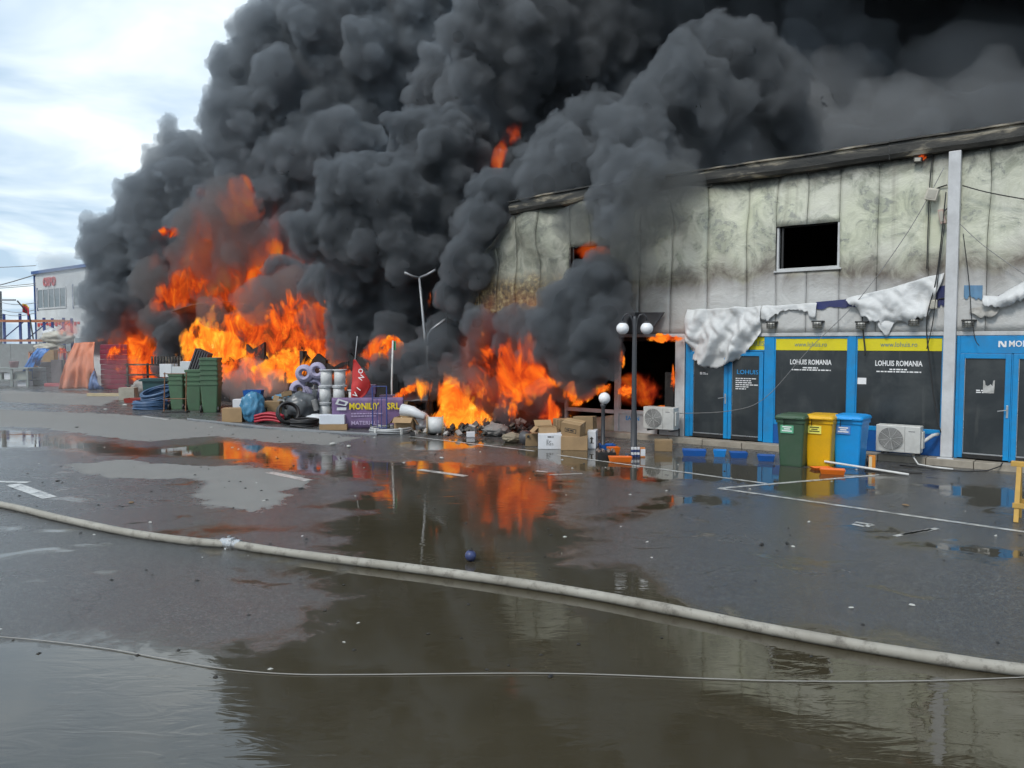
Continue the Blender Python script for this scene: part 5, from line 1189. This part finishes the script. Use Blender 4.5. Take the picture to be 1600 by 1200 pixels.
def reel(loc, Rr, w, mat, label, rz=0.0, stand=False, fl=None, group=None, core=.86):
    t = thing('cable_reel', label, 'cable reel', loc, rz, group); fl = fl or simple('plywood', (.42, .30, .17), .7, dirt=.3)
    M = Tm() if stand else Tm(0, 0, Rr, ry=math.pi / 2)
    off = w / 2 if stand else 0
    MB().lathe([(Rr * core, -w / 2 + .03), (Rr * core * 1.01, 0), (Rr * core, w / 2 - .03)], 24, Matrix.Translation((0, 0, off)) @ M).build('winding', mat, t, smooth=True)
    for s in (-1, 1): MB().lathe([(Rr, -.015), (Rr, .015)], 24, Matrix.Translation((0, 0, off)) @ M @ Matrix.Translation((0, 0, s * (w / 2 - .015)))).build('flange', fl, t, bevel=.004)
    return t
WC = simple('white cable winding', (.62, .63, .63), .45, dirt=.2)
reel(g(678, 681) + Vector((0, .28, 0)), .26, .46, WC, 'white cable reel with plywood flanges right of the grey coil', rz=.12)
# open box with foam, plastic roll, bag
t = carton(g(630, 676) + Vector((.02, .45, 0)), .56, .46, .40, -.2, KRAFT, 'open brown carton full of white foam behind grey coil', flaps=1)
MB().grid(lambda a, b: (-.26 + .52 * a, -.21 + .42 * b, .33 + .08 * nz(a * 5, b * 5)), 10, 8).build('foam', simple('foam', (.75, .70, .55), .8, dirt=.2), t, smooth=True)
def sack(loc, w, d, h, mat, label, cat='sack', name='sack', seed=1, rz=0.0, group=None, k=2.0):
    bm_ = bmesh.new(); bmesh.ops.create_icosphere(bm_, subdivisions=4, radius=1)
    for v in bm_.verts:
        p = v.co.copy(); s = 1 + .26 * nz(p.x * k, p.y * k, p.z * k + seed) + .16 * abs(nz(p.x * 4, p.y * 4, p.z * 4 + seed)) - .10 * abs(nz(p.x * 2.2 + seed, p.y * 3, p.z * 7))
        s -= .05 * abs(nz(p.x * 9, p.y * 9 + seed, p.z * 3))
        z = p.z * s
        v.co = (p.x * s * w / 2, p.y * s * d / 2, max(0, z * h / 2 * (1.0) + h * .45))
    me = bpy.data.meshes.new(name); bm_.to_mesh(me); bm_.free(); me.materials.append(mat)
    me.polygons.foreach_set('use_smooth', [True] * len(me.polygons))
    o = bpy.data.objects.new(name, me); col.objects.link(o); o.location = loc; o.rotation_euler = (0, 0, rz)
    return tag(o, label, cat, group)
WPL = simple('white plastic film', (.62, .64, .66), .35, dirt=.15); GPL = simple('dark grey film', (.10, .11, .12), .35, dirt=.3)
BPL = simple('teal blue film', (.05, .20, .34), .3, dirt=.25, grime=(.2, .3, .35)); LAV = simple('lavender foam', (.33, .31, .44), .6, dirt=.45, grime=(.5, .45, .6))
sack(g(656, 676) + Vector((0, .5, 0)), .5, .4, .55, WPL, 'white plastic bag between open carton and cable reel', seed=2)
tag(MB().tube([at(628, 640, 21.9), at(645, 643, 21.8), at(664, 652, 21.6)], [.17, .15, .09], 14).build('plastic_roll', WPL, None, smooth=True), 'white plastic roll slanting over the open carton', 'roll')
sack(g(640, 668) + Vector((0, .8, 0)), 1.0, .7, .5, GPL, 'dark heap of film under the white plastic roll', seed=3)
# purple banner on a fence, hand truck
PUR = simple('purple banner cloth', (.19, .12, .26), .6, dirt=.45, scale=2.5); PURD = simple('dark purple goods', (.09, .06, .14), .5, dirt=.3)
t = thing('purple_banner', 'purple shop banner with yellow lettering in front of goods', 'banner', g(519, 671), 0.10)
W = 2.05
MB().grid(lambda a, b: (a * W, .02 * math.sin(a * 9) + .015 * nz(a * 8, b * 3), .02 + .90 * b), 30, 8).build('cloth', PUR, t, smooth=True, thick=.008)
MB().box(-.02, .0, .02, .05, 0, 1.0).build('stake', CHAR, t); MB().box(W, W + .02, .02, .05, 0, 1.0).build('stake', CHAR, t)
YP = simple('yellow print', (.75, .58, .02), .5, dirt=.1)
lettering('MONILIY', .26, YP, t, Tm(.92, -.045, .66), width=.86, offset=.03)
lettering('SRL', .26, YP, t, Tm(1.76, -.045, .66), width=.38, offset=.03)
lettering('MATERIALE', .16, simple('pale purple print', (.45, .36, .55), .5, dirt=.1), t, Tm(.95, -.045, .18), width=.8, offset=.02)
text_bars(t, .55, .47, [.9, .7], .03, .07, -.04, simple('pale purple print', (.45, .36, .55)), 3)
MB().prism([(.10, .74), (.18, .90), (.48, .80), (.40, .68)], -.05, -.045).build('picture', WPL, t)
MB().prism([(.18, .76), (.22, .84), (.40, .78), (.36, .72)], -.054, -.0505).build('picture', PURD, t)
MB().prism([(.14, .56), (.15, .64), (.42, .64), (.41, .56)], -.05, -.045).build('picture', WPL, t)
BLM = simple('blue hand truck paint', (.02, .05, .22), .45, dirt=.3)
t = thing('hand_truck', 'blue hand truck standing in front of the purple banner', 'hand truck', g(594, 674) + Vector((0, -.05, 0)), .05)
for x in (-.2, .2): MB().tube([(x, 0, .05), (x, 0, 1.28)], .018, 7).build('upright', BLM, t)
for x in (-.07, .05): MB().tube([(x, 0, .1), (x, 0, .95)], .010, 6).build('rod', BLM, t)
for z in (.1, .95, 1.28): MB().tube([(-.2, 0, z), (.2, 0, z)], .015, 6).build('crossbar', BLM, t)
for s in (-1, 1): MB().lathe([(.03, -.03), (.11, -.03), (.11, .03), (.03, .03)], 14, Tm(s * .24, .05, .11, ry=math.pi / 2)).build('wheel', RUBBER, t)
MB().box(-.22, .22, -.2, 0, .01, .03).build('toe_plate', BLM, t)
for i, (x, z) in enumerate(((0, 0), (.02, .32), (-.02, .62), (.75, 0), (.78, .3), (.0, .92), (.75, .6))):
    o = carton(g(560, 664) + Vector((.15 + x, .55, z)), .62, .4, .29, RNG.uniform(-.06, .06), PURD, 'dark purple carton behind the purple banner, %s' % ('lowest of left pile', 'second of left pile', 'third of left pile', 'lowest of right pile', 'middle of right pile', 'top of left pile', 'top of right pile')[i], group='purple cartons behind the banner')
t = thing('feather_flag', 'red tapered advertising flag with white letters before fire', 'flag', g(552, 668) + Vector((0, .3, 0)), 0)
fl0 = t.location.copy()
ROWS = [(552, 556, 562), (551, 562, 570), (550, 570, 582), (550, 578, 596), (549, 579, 604), (549, 572, 616), (549, 560, 626), (549, 552, 632)]
def ff(a, b):
    f_ = b * 7; i = min(6, int(f_)); s_ = f_ - i
    l = ROWS[i][0] + (ROWS[i + 1][0] - ROWS[i][0]) * s_; r_ = ROWS[i][1] + (ROWS[i + 1][1] - ROWS[i][1]) * s_; y_ = ROWS[i][2] + (ROWS[i + 1][2] - ROWS[i][2]) * s_
    q_ = at(l + (r_ - l) * a, y_, 22.6) - fl0
    return (q_.x, q_.y + .05 * math.sin(a * 4 + b * 6), q_.z)
MB().grid(ff, 10, 30).build('flag_cloth', simple('red flag cloth', (.52, .03, .03), .6, dirt=.2), t, smooth=True, thick=.006)
MB().tube([(-.03, .06, 0), (-.03, .06, 1.3), (.0, .06, 2.0), (.08, .04, 2.7)], .015, 6).build('flag_pole', GALV, t, smooth=True)
for ch, px_, py_ in (('V', 556, 617), ('I', 561, 608), ('N', 565, 590), ('O', 564, 580)):
    q_ = at(px_, py_, 22.4) - fl0
    lettering(ch, .19, PRINTW, t, Tm(q_.x, q_.y - .02, q_.z, ry=-.9), offset=.02)
# low stock and boxes at its foot
carton(g(520, 672) + Vector((0, .2, 0)), .78, .4, .16, .05, KRAFT, 'flat brown carton under the white foam slab')
o = MB().box(-.36, .36, -.18, .18, 0, .27).build('foam_slab', simple('pale blue white foam', (.62, .66, .72), .6, dirt=.1), bevel=.012); o.location = g(518, 672) + Vector((0, .2, .163)); o.rotation_euler = (0, 0, .05)
tag(o, 'pale foam slab on the flat brown carton', 'foam')
for i, (px, py, dz, s) in enumerate(((497, 660, 0, 1), (519, 660, 0, 1), (541, 660, 0, .9), (498, 660, .55, 1), (520, 660, .55, 1), (544, 660, .5, .9), (500, 660, 1.1, 1), (522, 660, 1.1, 1))):
    where = ('bottom', 'bottom', 'bottom', 'middle', 'middle', 'middle', 'top', 'top')[i] + ' row, ' + ('left', 'middle', 'right', 'left', 'middle', 'right', 'left', 'right')[i]
    reel(g(px, py) + Vector((0, .9, dz)), .23 * s, .54 * s, WC, 'white cable drum left of purple banner, %s' % where, stand=True, fl=WPL, group='stacked white cable drums', core=.80)
for i, (px, py, R_, z) in enumerate(((447, 662, .34, .95), (474, 662, .36, 1.05), (486, 662, .30, .45), (470, 662, .34, .35), (458, 662, .30, 1.5), (480, 662, .28, 1.6))):
    t = thing('foam_roll', 'lavender foam roll left of white drums, number %s from the left' % ('one', 'three', 'six', 'four', 'two', 'five')[i], 'roll', g(px, py) + Vector((0, 1.6 - .05 * i, z)), 0, 'lavender foam rolls')
    MB().add(*(lambda m: (m.v, m.f))(MB().tube([(R_ * .66 * math.cos(a), .0, R_ * .66 * math.sin(a)) for a in np.linspace(0, 2 * math.pi, 21)[:-1]], R_ * .36, 10, closed=True))).build('roll_ring', LAV, t, smooth=True)
    MB().tube([(R_ * .6 * math.cos(a), -R_ * .30, R_ * .6 * math.sin(a)) for a in np.linspace(0, 2 * math.pi, 21)[:-1]], R_ * .16, 8, closed=True).build('inner_turn', LAV, t, smooth=True)
sack(g(462, 660) + Vector((0, .8, 0)), 1.1, .8, .95, GPL, 'dark grey film heap below the lavender rolls', seed=6)
sack(g(436, 660) + Vector((0, 1.0, 0)), .7, .6, .75, simple('grey green film', (.16, .18, .18), .35), 'grey film sack left of dark film heap', seed=7)
sack(g(492, 664) + Vector((0, .5, 0)), .9, .5, .30, WPL, 'white film heap before the cable drums', seed=8)
BC = simple('black cable sheath', (.018, .018, .02), .5, dirt=.3); RC = simple('red cable sheath', (.42, .02, .04), .5, dirt=.25); NC = simple('blue pipe sheath', (.045, .10, .20), .45, dirt=.3)
coil(g(444, 665) + Vector((0, .35, .33)), .33, .03, 10, BC, 'black cable coil standing on edge before dark film heap', rx=1.25, rz=.5)
coil(g(470, 668) + Vector((0, .4, 0)), .40, .03, 12, BC, 'black cable coil lying flat left of white film heap')
t = thing('red_pipe_bundle', 'bundle of red pipes lying right of the blue bag', 'pipe bundle', g(416, 663) + Vector((0, .3, 0)), -.1)
for i in range(12): MB().tube(spline([Vector((-.42, (i % 4 - 1.5) * .085, .06 + (i // 4) * .085)), Vector((-.1, (i % 4 - 1.5) * .085, .12 + (i // 4) * .095)), Vector((.2, (i % 4 - 1.5) * .085, .11 + (i // 4) * .09)), Vector((.42, (i % 4 - 1.5) * .085, .06 + (i // 4) * .075))], 4), .042, 7).build('pipe', RC, t, smooth=True)
sack(g(390, 661) + Vector((0, .35, 0)), .72, .6, 1.0, BPL, 'shiny blue film bag right of the brown carton', 'bag', 'plastic_bag', seed=9, k=3)
carton(g(361, 660) + Vector((0, .25, 0)), .62, .44, .44, .08, KRAFT, 'brown carton at left end of goods row')
carton(g(367, 658) + Vector((0, .65, .0)), .48, .34, .66, .05, WBOX, 'white carton behind the leftmost brown carton')
carton(g(416, 660) + Vector((0, .75, 0)), .56, .44, .62, -.05, KRAFT2, 'brown carton behind the red pipe bundle')
o = tray(g(386, 652) + Vector((0, .7, .62)), .62, .42, .26, .05, TB, 'blue crate above the shiny blue bag', cat='crate', group='goods row crates'); 
carton(g(386, 652) + Vector((0, .7, 0)), .60, .45, .6, .0, KRAFT2, 'brown carton under the blue crate')
sack(g(428, 658) + Vector((0, .9, .55)), .6, .4, .28, BPL, 'pale blue film lump on brown carton', seed=12)
# steel profiles lying along the front of the goods
t = thing('steel_profile', 'long pale steel profiles lying before the goods row', 'steel profile', g(410, 668), 0)
for k, (p, q) in enumerate((((294, 656), (420, 669)), ((400, 668), (520, 676)), ((440, 672), (590, 680)))):
    a, b = g(*p) - t.location, g(*q) - t.location; d = b - a
    MB().box(0, d.length, -.05, .05, 0, .05, Matrix.Translation(a) @ Matrix.Rotation(math.atan2(d.y, d.x), 4, 'Z')).build('bar', GALV, t, bevel=.004)
# dark sheet roof leaning behind
o = MB().grid(lambda a, b: tuple(at(612 + 58 * a, 627 - 29 * a * b - 2 * b, 23.2 + .6 * b) + Vector((0, .03 * nz(a * 6, b * 5), .03 * nz(a * 8, b * 5)))), 16, 8).build('leaning_sheet', simple('dark bitumen sheet', (.02, .025, .035), .4, dirt=.2), None, smooth=True, thick=.02)
tag(o, 'dark sheet leaning up beside the thin flagpole', 'sheet')
t = thing('flagpole', 'thin pale flagpole with a scrap of green flag', 'flagpole', at(613, 655, 24.0), 0); t.location.z = 0; b0 = t.location
MB().tube([(0, 0, 0), rel(612, 600, 24), rel(614, 532, 24)], .028, 7).build('pole', PVC, t, smooth=True)
MB().grid(lambda a, b: tuple(rel(614 + 5 * a, 533 + 14 * b, 24) + Vector((0, .05 * math.sin(a * 5), 0))), 4, 6).build('flag_scrap', simple('green flag', (.05, .25, .12), .6), t, thick=.005)
MB().grid(lambda a, b: tuple(rel(608 + 8 * a * (1 - b), 618 + 24 * b, 24) + Vector((0, .05 * math.sin(a * 5 + b * 4), 0))), 4, 8).build('knotted_cloth', WPL, t, thick=.005)
# ash and charred debris heap
rr = random.Random(21); mb = MB(); mb2 = MB()
for i in range(420):
    p = g(rr.uniform(650, 830), rr.uniform(668, 684)) + Vector((rr.uniform(-.2, .2), rr.uniform(0, 1.6), 0)); s = rr.uniform(.02, .09)
    hgt = .28 * math.exp(-((p.x + .6) / 1.4) ** 2) * rr.random()
    (mb if rr.random() < .7 else mb2).box(-s * rr.uniform(.6, 2), s, -s, s * rr.uniform(.5, 1.5), -s * .4, s * .4, Tm(p.x, p.y, hgt + s * .3, rr.uniform(-1, 1), rr.uniform(-1, 1), rr.random() * 6))
o = mb.build('debris', CHAR); tag(o, 'heap of charred debris under the low yellow flames', 'debris', kind='stuff')
o = mb2.build('ash', simple('pale ash', (.35, .33, .31), .8)); tag(o, 'pale ash flakes among the charred debris', 'ash', kind='stuff')
carton(g(735, 683) + Vector((0, .1, 0)), .22, .18, .13, .1, WBOX, 'tiny white carton before the debris heap')
sack(g(800, 694) + Vector((0, .3, 0)), .5, .4, .26, simple('muddy rag', (.25, .21, .15), .8), 'muddy rag heap left of the round lamp dish', 'rag', 'rag_heap', seed=15, k=4)
sack(g(775, 684) + Vector((0, .4, 0)), .7, .5, .34, simple('ash grey rag', (.22, .21, .20), .8), 'ash grey heap right of tiny white carton', 'rag', 'rag_heap', seed=16, k=4)

# jumble of small stock behind the row, too mixed up to count
rr = random.Random(77)
for lbl, mt, n in (('jumble of dull small cartons behind the goods row', KRAFT2, 60), ('jumble of sooty black stock behind the goods row', BLACK, 70), ('jumble of pale wrapped stock behind the goods row', simple('dull pale wrap', (.34, .34, .34), .5, dirt=.6), 50)):
    mb = MB()
    for i in range(n):
        p = g(rr.uniform(375, 665), rr.uniform(658, 664)) + Vector((0, rr.uniform(.9, 2.0), 0)); s_ = rr.uniform(.07, .2)
        hh = .75 * rr.random() * (1.0 + .5 * math.sin(p.x * 1.7))
        M = Tm(p.x, p.y, hh + s_ * .4, rr.uniform(-.5, .5), rr.uniform(-.5, .5), rr.random() * 6)
        if rr.random() < .65: mb.box(-s_ * rr.uniform(.6, 1.6), s_, -s_, s_ * rr.uniform(.5, 1.4), -s_ * .5, s_ * .5, M)
        else: mb.lathe([(s_ * .5, -s_), (s_ * .5, s_)], 10, M)
    tag(mb.build('mixed_stock', mt), lbl, 'stock', kind='stuff')
# ------------------------------------------------------------------ stacked green bins and goods at left
GST = simple('bin mid green', (.075, .15, .085), .5, dirt=.4)
def bin_stack(px, py, n, label, dy=0.0, rz=0.0, sc=1.0):
    t = thing('bin_stack', label, 'bins', g(px, py) + Vector((0, .35 + dy, 0)), rz, 'stacks of nested green bins'); t.scale = (sc,) * 3
    for k in range(n):
        b = bin_body(MB()).build('bin_body', GST, t, bevel=.004); b.location = (0, 0, k * .16)
    for s in (-1, 1): MB().lathe([(.04, -.025), (.10, -.022), (.10, .022), (.04, .025)], 14, Tm(s * .27, -.26, .10, ry=math.pi / 2)).build('wheel', RUBBER, t)
bin_stack(325, 645, 6, 'tallest stack of nested green bins, right of the three', rz=.15, sc=1.12); bin_stack(300, 642, 4, 'middle stack of nested green bins', .1, sc=1.05); bin_stack(276, 640, 3, 'left stack of nested green bins', .0, -.1, sc=1.05)
t = thing('sack_trolley', 'rusty trolley frame leaning on the green bins', 'trolley', g(272, 645), .1)
for x in (-.35, .40): MB().tube([(x, 0, 0), (x + .03, .1, 1.45)], .022, 6).build('upright', simple('rusty tube', (.22, .10, .05), .7), t)
MB().box(-.4, .45, -.08, .3, 0, .05).build('foot_plate', CHAR, t)
for z in (.5, 1.4): MB().tube([(-.35, .04, z), (.41, .04, z)], .018, 6).build('crossbar', simple('rusty tube', (.22, .10, .05)), t)
for i, (px, z, h) in enumerate(((270, 1.05, .55), (284, 1.05, .75), (252, 1.2, .5))):
    o = carton(g(px, 640) + Vector((0, .7, z)), .5, .4, h, RNG.uniform(-.2, .2), WPL, 'white wrapped pack on the goods, %s' % ('middle of three', 'right of three', 'left of three')[i], group='white packs on top of goods')
t = thing('ribbed_board_stack', 'dark ribbed panels leaning on top of the green bins', 'panels', g(300, 640) + Vector((0, .5, 1.35)), 0)
for k in range(6): MB().box(-.03, .03, -.25, .25, 0, 1.0 - k * .04, Tm(-.25 + k * .10, 0, 0, ry=.35)).build('panel', simple('dark ribbed panel', (.07, .065, .075), .5), t, bevel=.004)
t = thing('green_container', 'dark blue green bin with rim behind the blue pipe coils', 'bin', g(237, 636) + Vector((0, .6, 0)), .05)
S = [[(x, y, z) for x, y in rrect(1.0 * k, .8 * k, .08)] for z, k in ((0, .86), (1.0, .98), (1.01, 1.06), (1.10, 1.07))]
loft(MB(), S).build('container_body', simple('dark teal plastic', (.02, .07, .075), .4, dirt=.3), t, bevel=.006)
MB().box(-.56, .56, -.46, -.43, 1.0, 1.06).build('rim', simple('dark teal plastic', (.02, .07, .075)), t)
coil(g(226, 641) + Vector((0, .62, 0)), .66, .035, 15, NC, 'blue pipe coil lying flat at the left', loops=15, group='blue pipe coils')
coil(g(236, 640) + Vector((.1, .45, .48)), .60, .035, 12, NC, 'blue pipe coil tilted on the flat blue coil', rx=.35, rz=-.5, loops=12, group='blue pipe coils')
carton(g(194, 626) + Vector((0, .4, 0)), .65, .5, .55, .1, simple('pale crate', (.38, .36, .30), .7), 'pale crate left of the blue pipe coils')
tray(g(207, 630) + Vector((0, .4, 0)), .9, .5, .18, 0, simple('red tray plastic', (.35, .04, .03), .5), 'red tray in front of the pale crate')
sack(g(212, 622) + Vector((0, 1.2, 0)), 1.4, .8, .9, simple('grey wrap', (.3, .28, .26), .6), 'grey wrapped heap behind red tray', seed=31)
tag(MB().box(-.9, .9, -.08, .08, 0, .14, Tm(*g(166, 619), rz=-.05)).build('timber_beam', simple('pale timber', (.5, .42, .27), .7), bevel=.008), 'pale timber beam on the ground by orange tarpaulin', 'beam')
# charred racks behind bins
t = thing('charred_rack', 'charred goods rack behind the dark green container', 'rack', g(215, 618) + Vector((0, 1.5, 0)), 0)
for x in (-1.2, -.2, .8, 1.8): MB().box(x - .04, x + .04, -.04, .04, 0, 1.5).build('post', CHAR, t)
for z in (.4, .9, 1.4): MB().box(-1.2, 1.8, -.3, .3, z, z + .06).build('shelf', CHAR, t)
for k in range(12): MB().box(.0, .08, -.25, -.2, 1.46, 1.85, Tm(.1 + k * .14)).build('slat', CHAR, t)
# maroon stack, orange tarpaulin
MAR = simple('maroon crates', (.22, .02, .05), .5, dirt=.25)
t = thing('crate_stack', 'tall stack of dark red crates beside the orange tarpaulin', 'crates', g(166, 609) + Vector((.2, 1.0, 0)), .06)
for k in range(9): MB().box(-.72 + RNG.uniform(-.03, .03), .72, -.6, .6, k * .27 + .012, k * .27 + .262).build('crate', MAR, t, bevel=.02)
def tarpaulin(name, P, nu, nv, mat, label, wr=.08):
    """P: corner points bottom-left, bottom-right, top-right, top-left"""
    bl, br, tr, tl = P
    def f(a, b):
        p = bl.lerp(br, a).lerp(tl.lerp(tr, a), b)
        w = wr * (math.sin(a * 22 + 2 * nz(a * 4, b * 2)) * (1.1 - b) + nz(a * 6, b * 4) * 1.2)
        return (p.x, p.y - .5 * math.sin(b * math.pi) * .4 + w, max(0.01, p.z + wr * .5 * nz(a * 3, b * 5, 2)))
    return tag(MB().grid(f, nu, nv).build(name, mat, None, smooth=True, thick=.01), label, 'tarpaulin')
OT = simple('orange tarpaulin cloth', (.58, .19, .10), .55, dirt=.3, scale=1.5, grime=(.55, .30, .2)); BT = simple('blue tarpaulin cloth', (.01, .16, .50), .45, dirt=.2, scale=2)
q = g(120, 609)
Yt = q.y
tarpaulin('tarpaulin', [at(91, 608, Yt), at(152, 607, Yt), at(148, 534, Yt + .3), at(116, 536, Yt + .3)], 40, 24, OT, 'orange tarpaulin draped over goods at left')
tarpaulin('tarpaulin', [at(138, 610, Yt - .3), at(162, 608, Yt - .3), at(152, 590, Yt), at(148, 575, Yt)], 12, 8, simple('faded blue sheet', (.10, .18, .38), .6), 'small faded blue sheet at foot of orange tarpaulin')
q = g(50, 602); Yb = q.y
tarpaulin('tarpaulin', [at(28, 600, Yb), at(48, 600, Yb), at(64, 546, Yb), at(52, 550, Yb)], 14, 22, BT, 'bright blue tarpaulin sloping at far left', .1)
tarpaulin('tarpaulin', [at(50, 566, Yb), at(60, 572, Yb), at(78, 545, Yb), at(58, 544, Yb)], 12, 10, BT, 'upper fold of the blue tarpaulin over goods', .1)
for i, (px, py, w, d, h, z, m, lb) in enumerate(((52, 602, .75, .6, 1.05, 0, simple('grey crates', (.36, .37, .36), .6), 'stack of grey crates before the blue tarpaulin'), (73, 598, 1.0, .7, 1.3, 0, simple('dark drawer', (.05, .05, .06), .5), 'dark cabinet behind grey crates'), (74, 598, .7, .5, .75, 1.31, KRAFT, 'upper brown carton on the dark cabinet'), (86, 602, .6, .5, 1.5, 0, simple('smoky barrel', (.14, .13, .14), .6), 'smoky grey cabinet left of orange tarpaulin'), (98, 600, .4, .4, 1.4, 0, BLM, 'dark blue post box behind orange tarpaulin'), (80, 604, 1.0, .5, .18, 0, simple('faded red box', (.4, .08, .1), .6), 'flat red box before the dark cabinet'))):
    p = g(px, py) + Vector((0, .4, z))
    if 'grey crates' in lb:
        t = thing('crate_stack', lb, 'crates', p, 0)
        for k in range(4): MB().box(-w / 2, w / 2, -d / 2, d / 2, k * h / 4 + .01, (k + 1) * h / 4 - .01).build('crate', m, t, bevel=.02)
    else: carton(p, w, d, h, 0.05, m, lb, group='goods stored at far left')
# work table
t = thing('work_table', 'grey green work table at far left with goods below', 'table', g(12, 604) + Vector((0, .5, 0)), 0)
TG = simple('grey green table', (.24, .28, .27), .6)
MB().box(-1.3, 1.2, -.5, .5, 1.0, 1.08).build('table_top', TG, t, bevel=.01)
for x in (-1.2, .2, 1.1): MB().box(x - .06, x + .06, -.45, -.35, 0, .998).build('leg', TG, t)
MB().box(-1.2, 1.1, -.45, .4, .35, .40).build('lower_shelf', TG, t)
for i, (x, z, w, h) in enumerate(((-.8, .40, .6, .4), (-.1, .40, .5, .35), (.6, .40, .7, .45), (.7, 0, .6, .3))):
    carton(t.location + Vector((x, .0, z + .002)), w, .5, h, 0, WBOX if i % 2 else simple('grey green tub', (.3, .33, .3), .6), 'pale tub at the work table, %s' % ('leftmost', 'second from left', 'on shelf at right', 'on the ground')[i], group='tubs at the work table')
t = thing('bucket', 'pinkish bucket on the work table', 'bucket', g(12, 604) + Vector((.15, .4, 1.085)), 0)
MB().lathe([(.20, 0), (.26, .35), (.27, .36), (.25, .36)], 16).build('bucket_body', simple('pink plastic', (.5, .3, .32), .5), t, smooth=True)
MB().tube([(-.26, 0, .34), (-.15, 0, .5), (.15, 0, .5), (.26, 0, .34)], .012, 6).build('bucket_handle', GALV, t)
# grey wall and storage rack at far left
t = thing('yard_wall', 'low grey wall behind the far left work table', 'wall', g(-10, 594) + Vector((0, 2.0, 0)), 0)
for k in range(6): MB().box(-6.4 + k * 1.6, -4.82 + k * 1.6, -.1, .1, 0, 2.45).build('wall_slab', simple('grey concrete', (.26, .28, .28), .8), t, bevel=.01)
RKB = simple('rack blue', (.02, .05, .22), .5); RKO = simple('rack orange', (.5, .20, .10), .5)
t = thing('storage_rack', 'blue and orange storage rack above the far left wall', 'rack', g(20, 594) + Vector((0, 3.2, 0)), 0)
for x in (-3.2, -1.4, .3, 1.7):
    for y in (0, 1.0): MB().box(x - .08, x + .08, y - .05, y + .05, 0, 4.6 if x < -1 else 4.3).build('upright', RKB, t)
for z in (2.6, 4.0):
    for y in (-.06, 1.06): MB().box(-3.3, 1.8, y - .03, y + .03, z, z + .16).build('beam', RKO, t)
for k, x in enumerate((-2.3, -.55, 1.0)): MB().tube([(x - .8, .5, 2.7), (x + .8, .5, 4.0)], .04, 6).build('brace', RKB, t)
for i, (px, py, w, h, z, lb) in enumerate(((34, 594, 1.3, 1.0, 2.62, 'tall white sack on the far left rack'), (46, 594, 1.1, .8, 2.62, 'beige sack between white sacks on rack'), (66, 594, 2.2, .95, 2.45, 'wide cream sack at right of rack'), (52, 594, 2.0, .6, 1.95, 'low cream sack under the others'))):
    p = g(px, py); p = Vector((p.x, p.y + 2.0 if i > 1 else p.y + 3.4, z))
    sack(p, w, .9, h, (WPL, simple('beige sack cloth', (.42, .40, .33), .7), simple('cream sack cloth', (.52, .50, .43), .7), simple('cream sack cloth', (.52, .50, .43)))[i], lb, seed=40 + i, group='sacks on far left rack')
t = thing('goods_shelf', 'rusty shelf under the cream sacks', 'shelf', g(60, 596) + Vector((0, 1.6, 0)), 0)
for x in (-1.3, 1.3): MB().box(x - .06, x + .06, -.4, .4, 0, 1.9).build('post', RKO, t)
for z in (.6, 1.25, 1.85): MB().box(-1.3, 1.3, -.4, .4, z, z + .09).build('board', simple('rusty shelf', (.24, .12, .09), .7), t)
t = thing('flag', 'small red and yellow flag leaning before the far white building', 'flag', at(28, 500, 44), 0); b0 = t.location
MB().tube([rel(27, 470, 44), rel(46, 492, 44), rel(52, 530, 44)], .04, 6).build('flag_pole', CHAR, t)
MB().grid(lambda a, b: tuple(rel(35 + 13 * a, 477 + 6 * a + 11 * b, 44) + Vector((0, .15 * math.sin(a * 5), 0))), 8, 6).build('red_field', simple('red cloth', (.5, .04, .06), .6), t, smooth=True, thick=.01)
MB().grid(lambda a, b: tuple(rel(35 + 13 * a, 474 + 6 * a + 3 * b, 44) + Vector((0, .15 * math.sin(a * 5), 0))), 8, 2).build('yellow_field', simple('yellow cloth', (.7, .42, .05), .6), t, smooth=True, thick=.01)
t = thing('utility_pole', 'concrete utility pole at the extreme left edge', 'pole', at(0, 590, 60), 0); t.location.z = 0; b0 = t.location
MB().tube([(0, 0, 0), rel(-1, 455, 60)], [.22, .16], 8).build('pole', simple('grey concrete', (.26, .28, .28)), t)
MB().box(-.3, 1.2, -.06, .06, 0, .12, Tm(*rel(0, 470, 60))).build('cross_arm', GALV, t)
for i, ((x0, y0), (x1, y1), s) in enumerate((((-120, 452), (56, 429), .5), ((-120, 418), (56, 415), .1), ((-120, 447), (56, 443), .2), ((-120, 448), (56, 446), .2), ((0, 472), (56, 473), .15), ((0, 483), (56, 484), .2), ((0, 489), (56, 489), .2))):
    a, b = at(x0, y0, 60), at(x1, y1, 47); n = 12
    tag(MB().tube([a.lerp(b, k / n) - Vector((0, 0, s * math.sin(math.pi * k / n))) for k in range(n + 1)], .022 if i else .035, 5).build('overhead_wire', GREYW), 'overhead wire left of the far white building, %s from the top' % ('third and thickest', 'first', 'second', 'fourth', 'fifth', 'sixth', 'lowest')[i], 'wire', 'overhead wires')

# ash flakes and soot crumbs strewn over the yard
rr = random.Random(91)
for lbl, mt, n in (('black soot flakes strewn over the wet yard', SCR['black'], 420), ('pale ash flakes strewn over the wet yard', SCR['pale'], 80)):
    mb = MB()
    for i in range(n):
        x = rr.uniform(-10, 9); y = rr.uniform(5.5, 24)
        if (Vector((x, y, 0)) - P0).dot(ND) < .5: continue
        s_ = rr.uniform(.006, .022) * (1 + y / 20)
        mb.add([(-s_, 0, 0), (0, -s_ * .7, .002), (s_ * 1.2, 0, 0), (.2 * s_, s_ * .8, .004), (0, 0, s_ * .5)], [(0, 1, 4), (1, 2, 4), (2, 3, 4), (3, 0, 4)], Tm(x, y, .002, rz=rr.random() * 6))
    tag(mb.build('ash_flakes', mt), lbl, 'ash', kind='stuff')
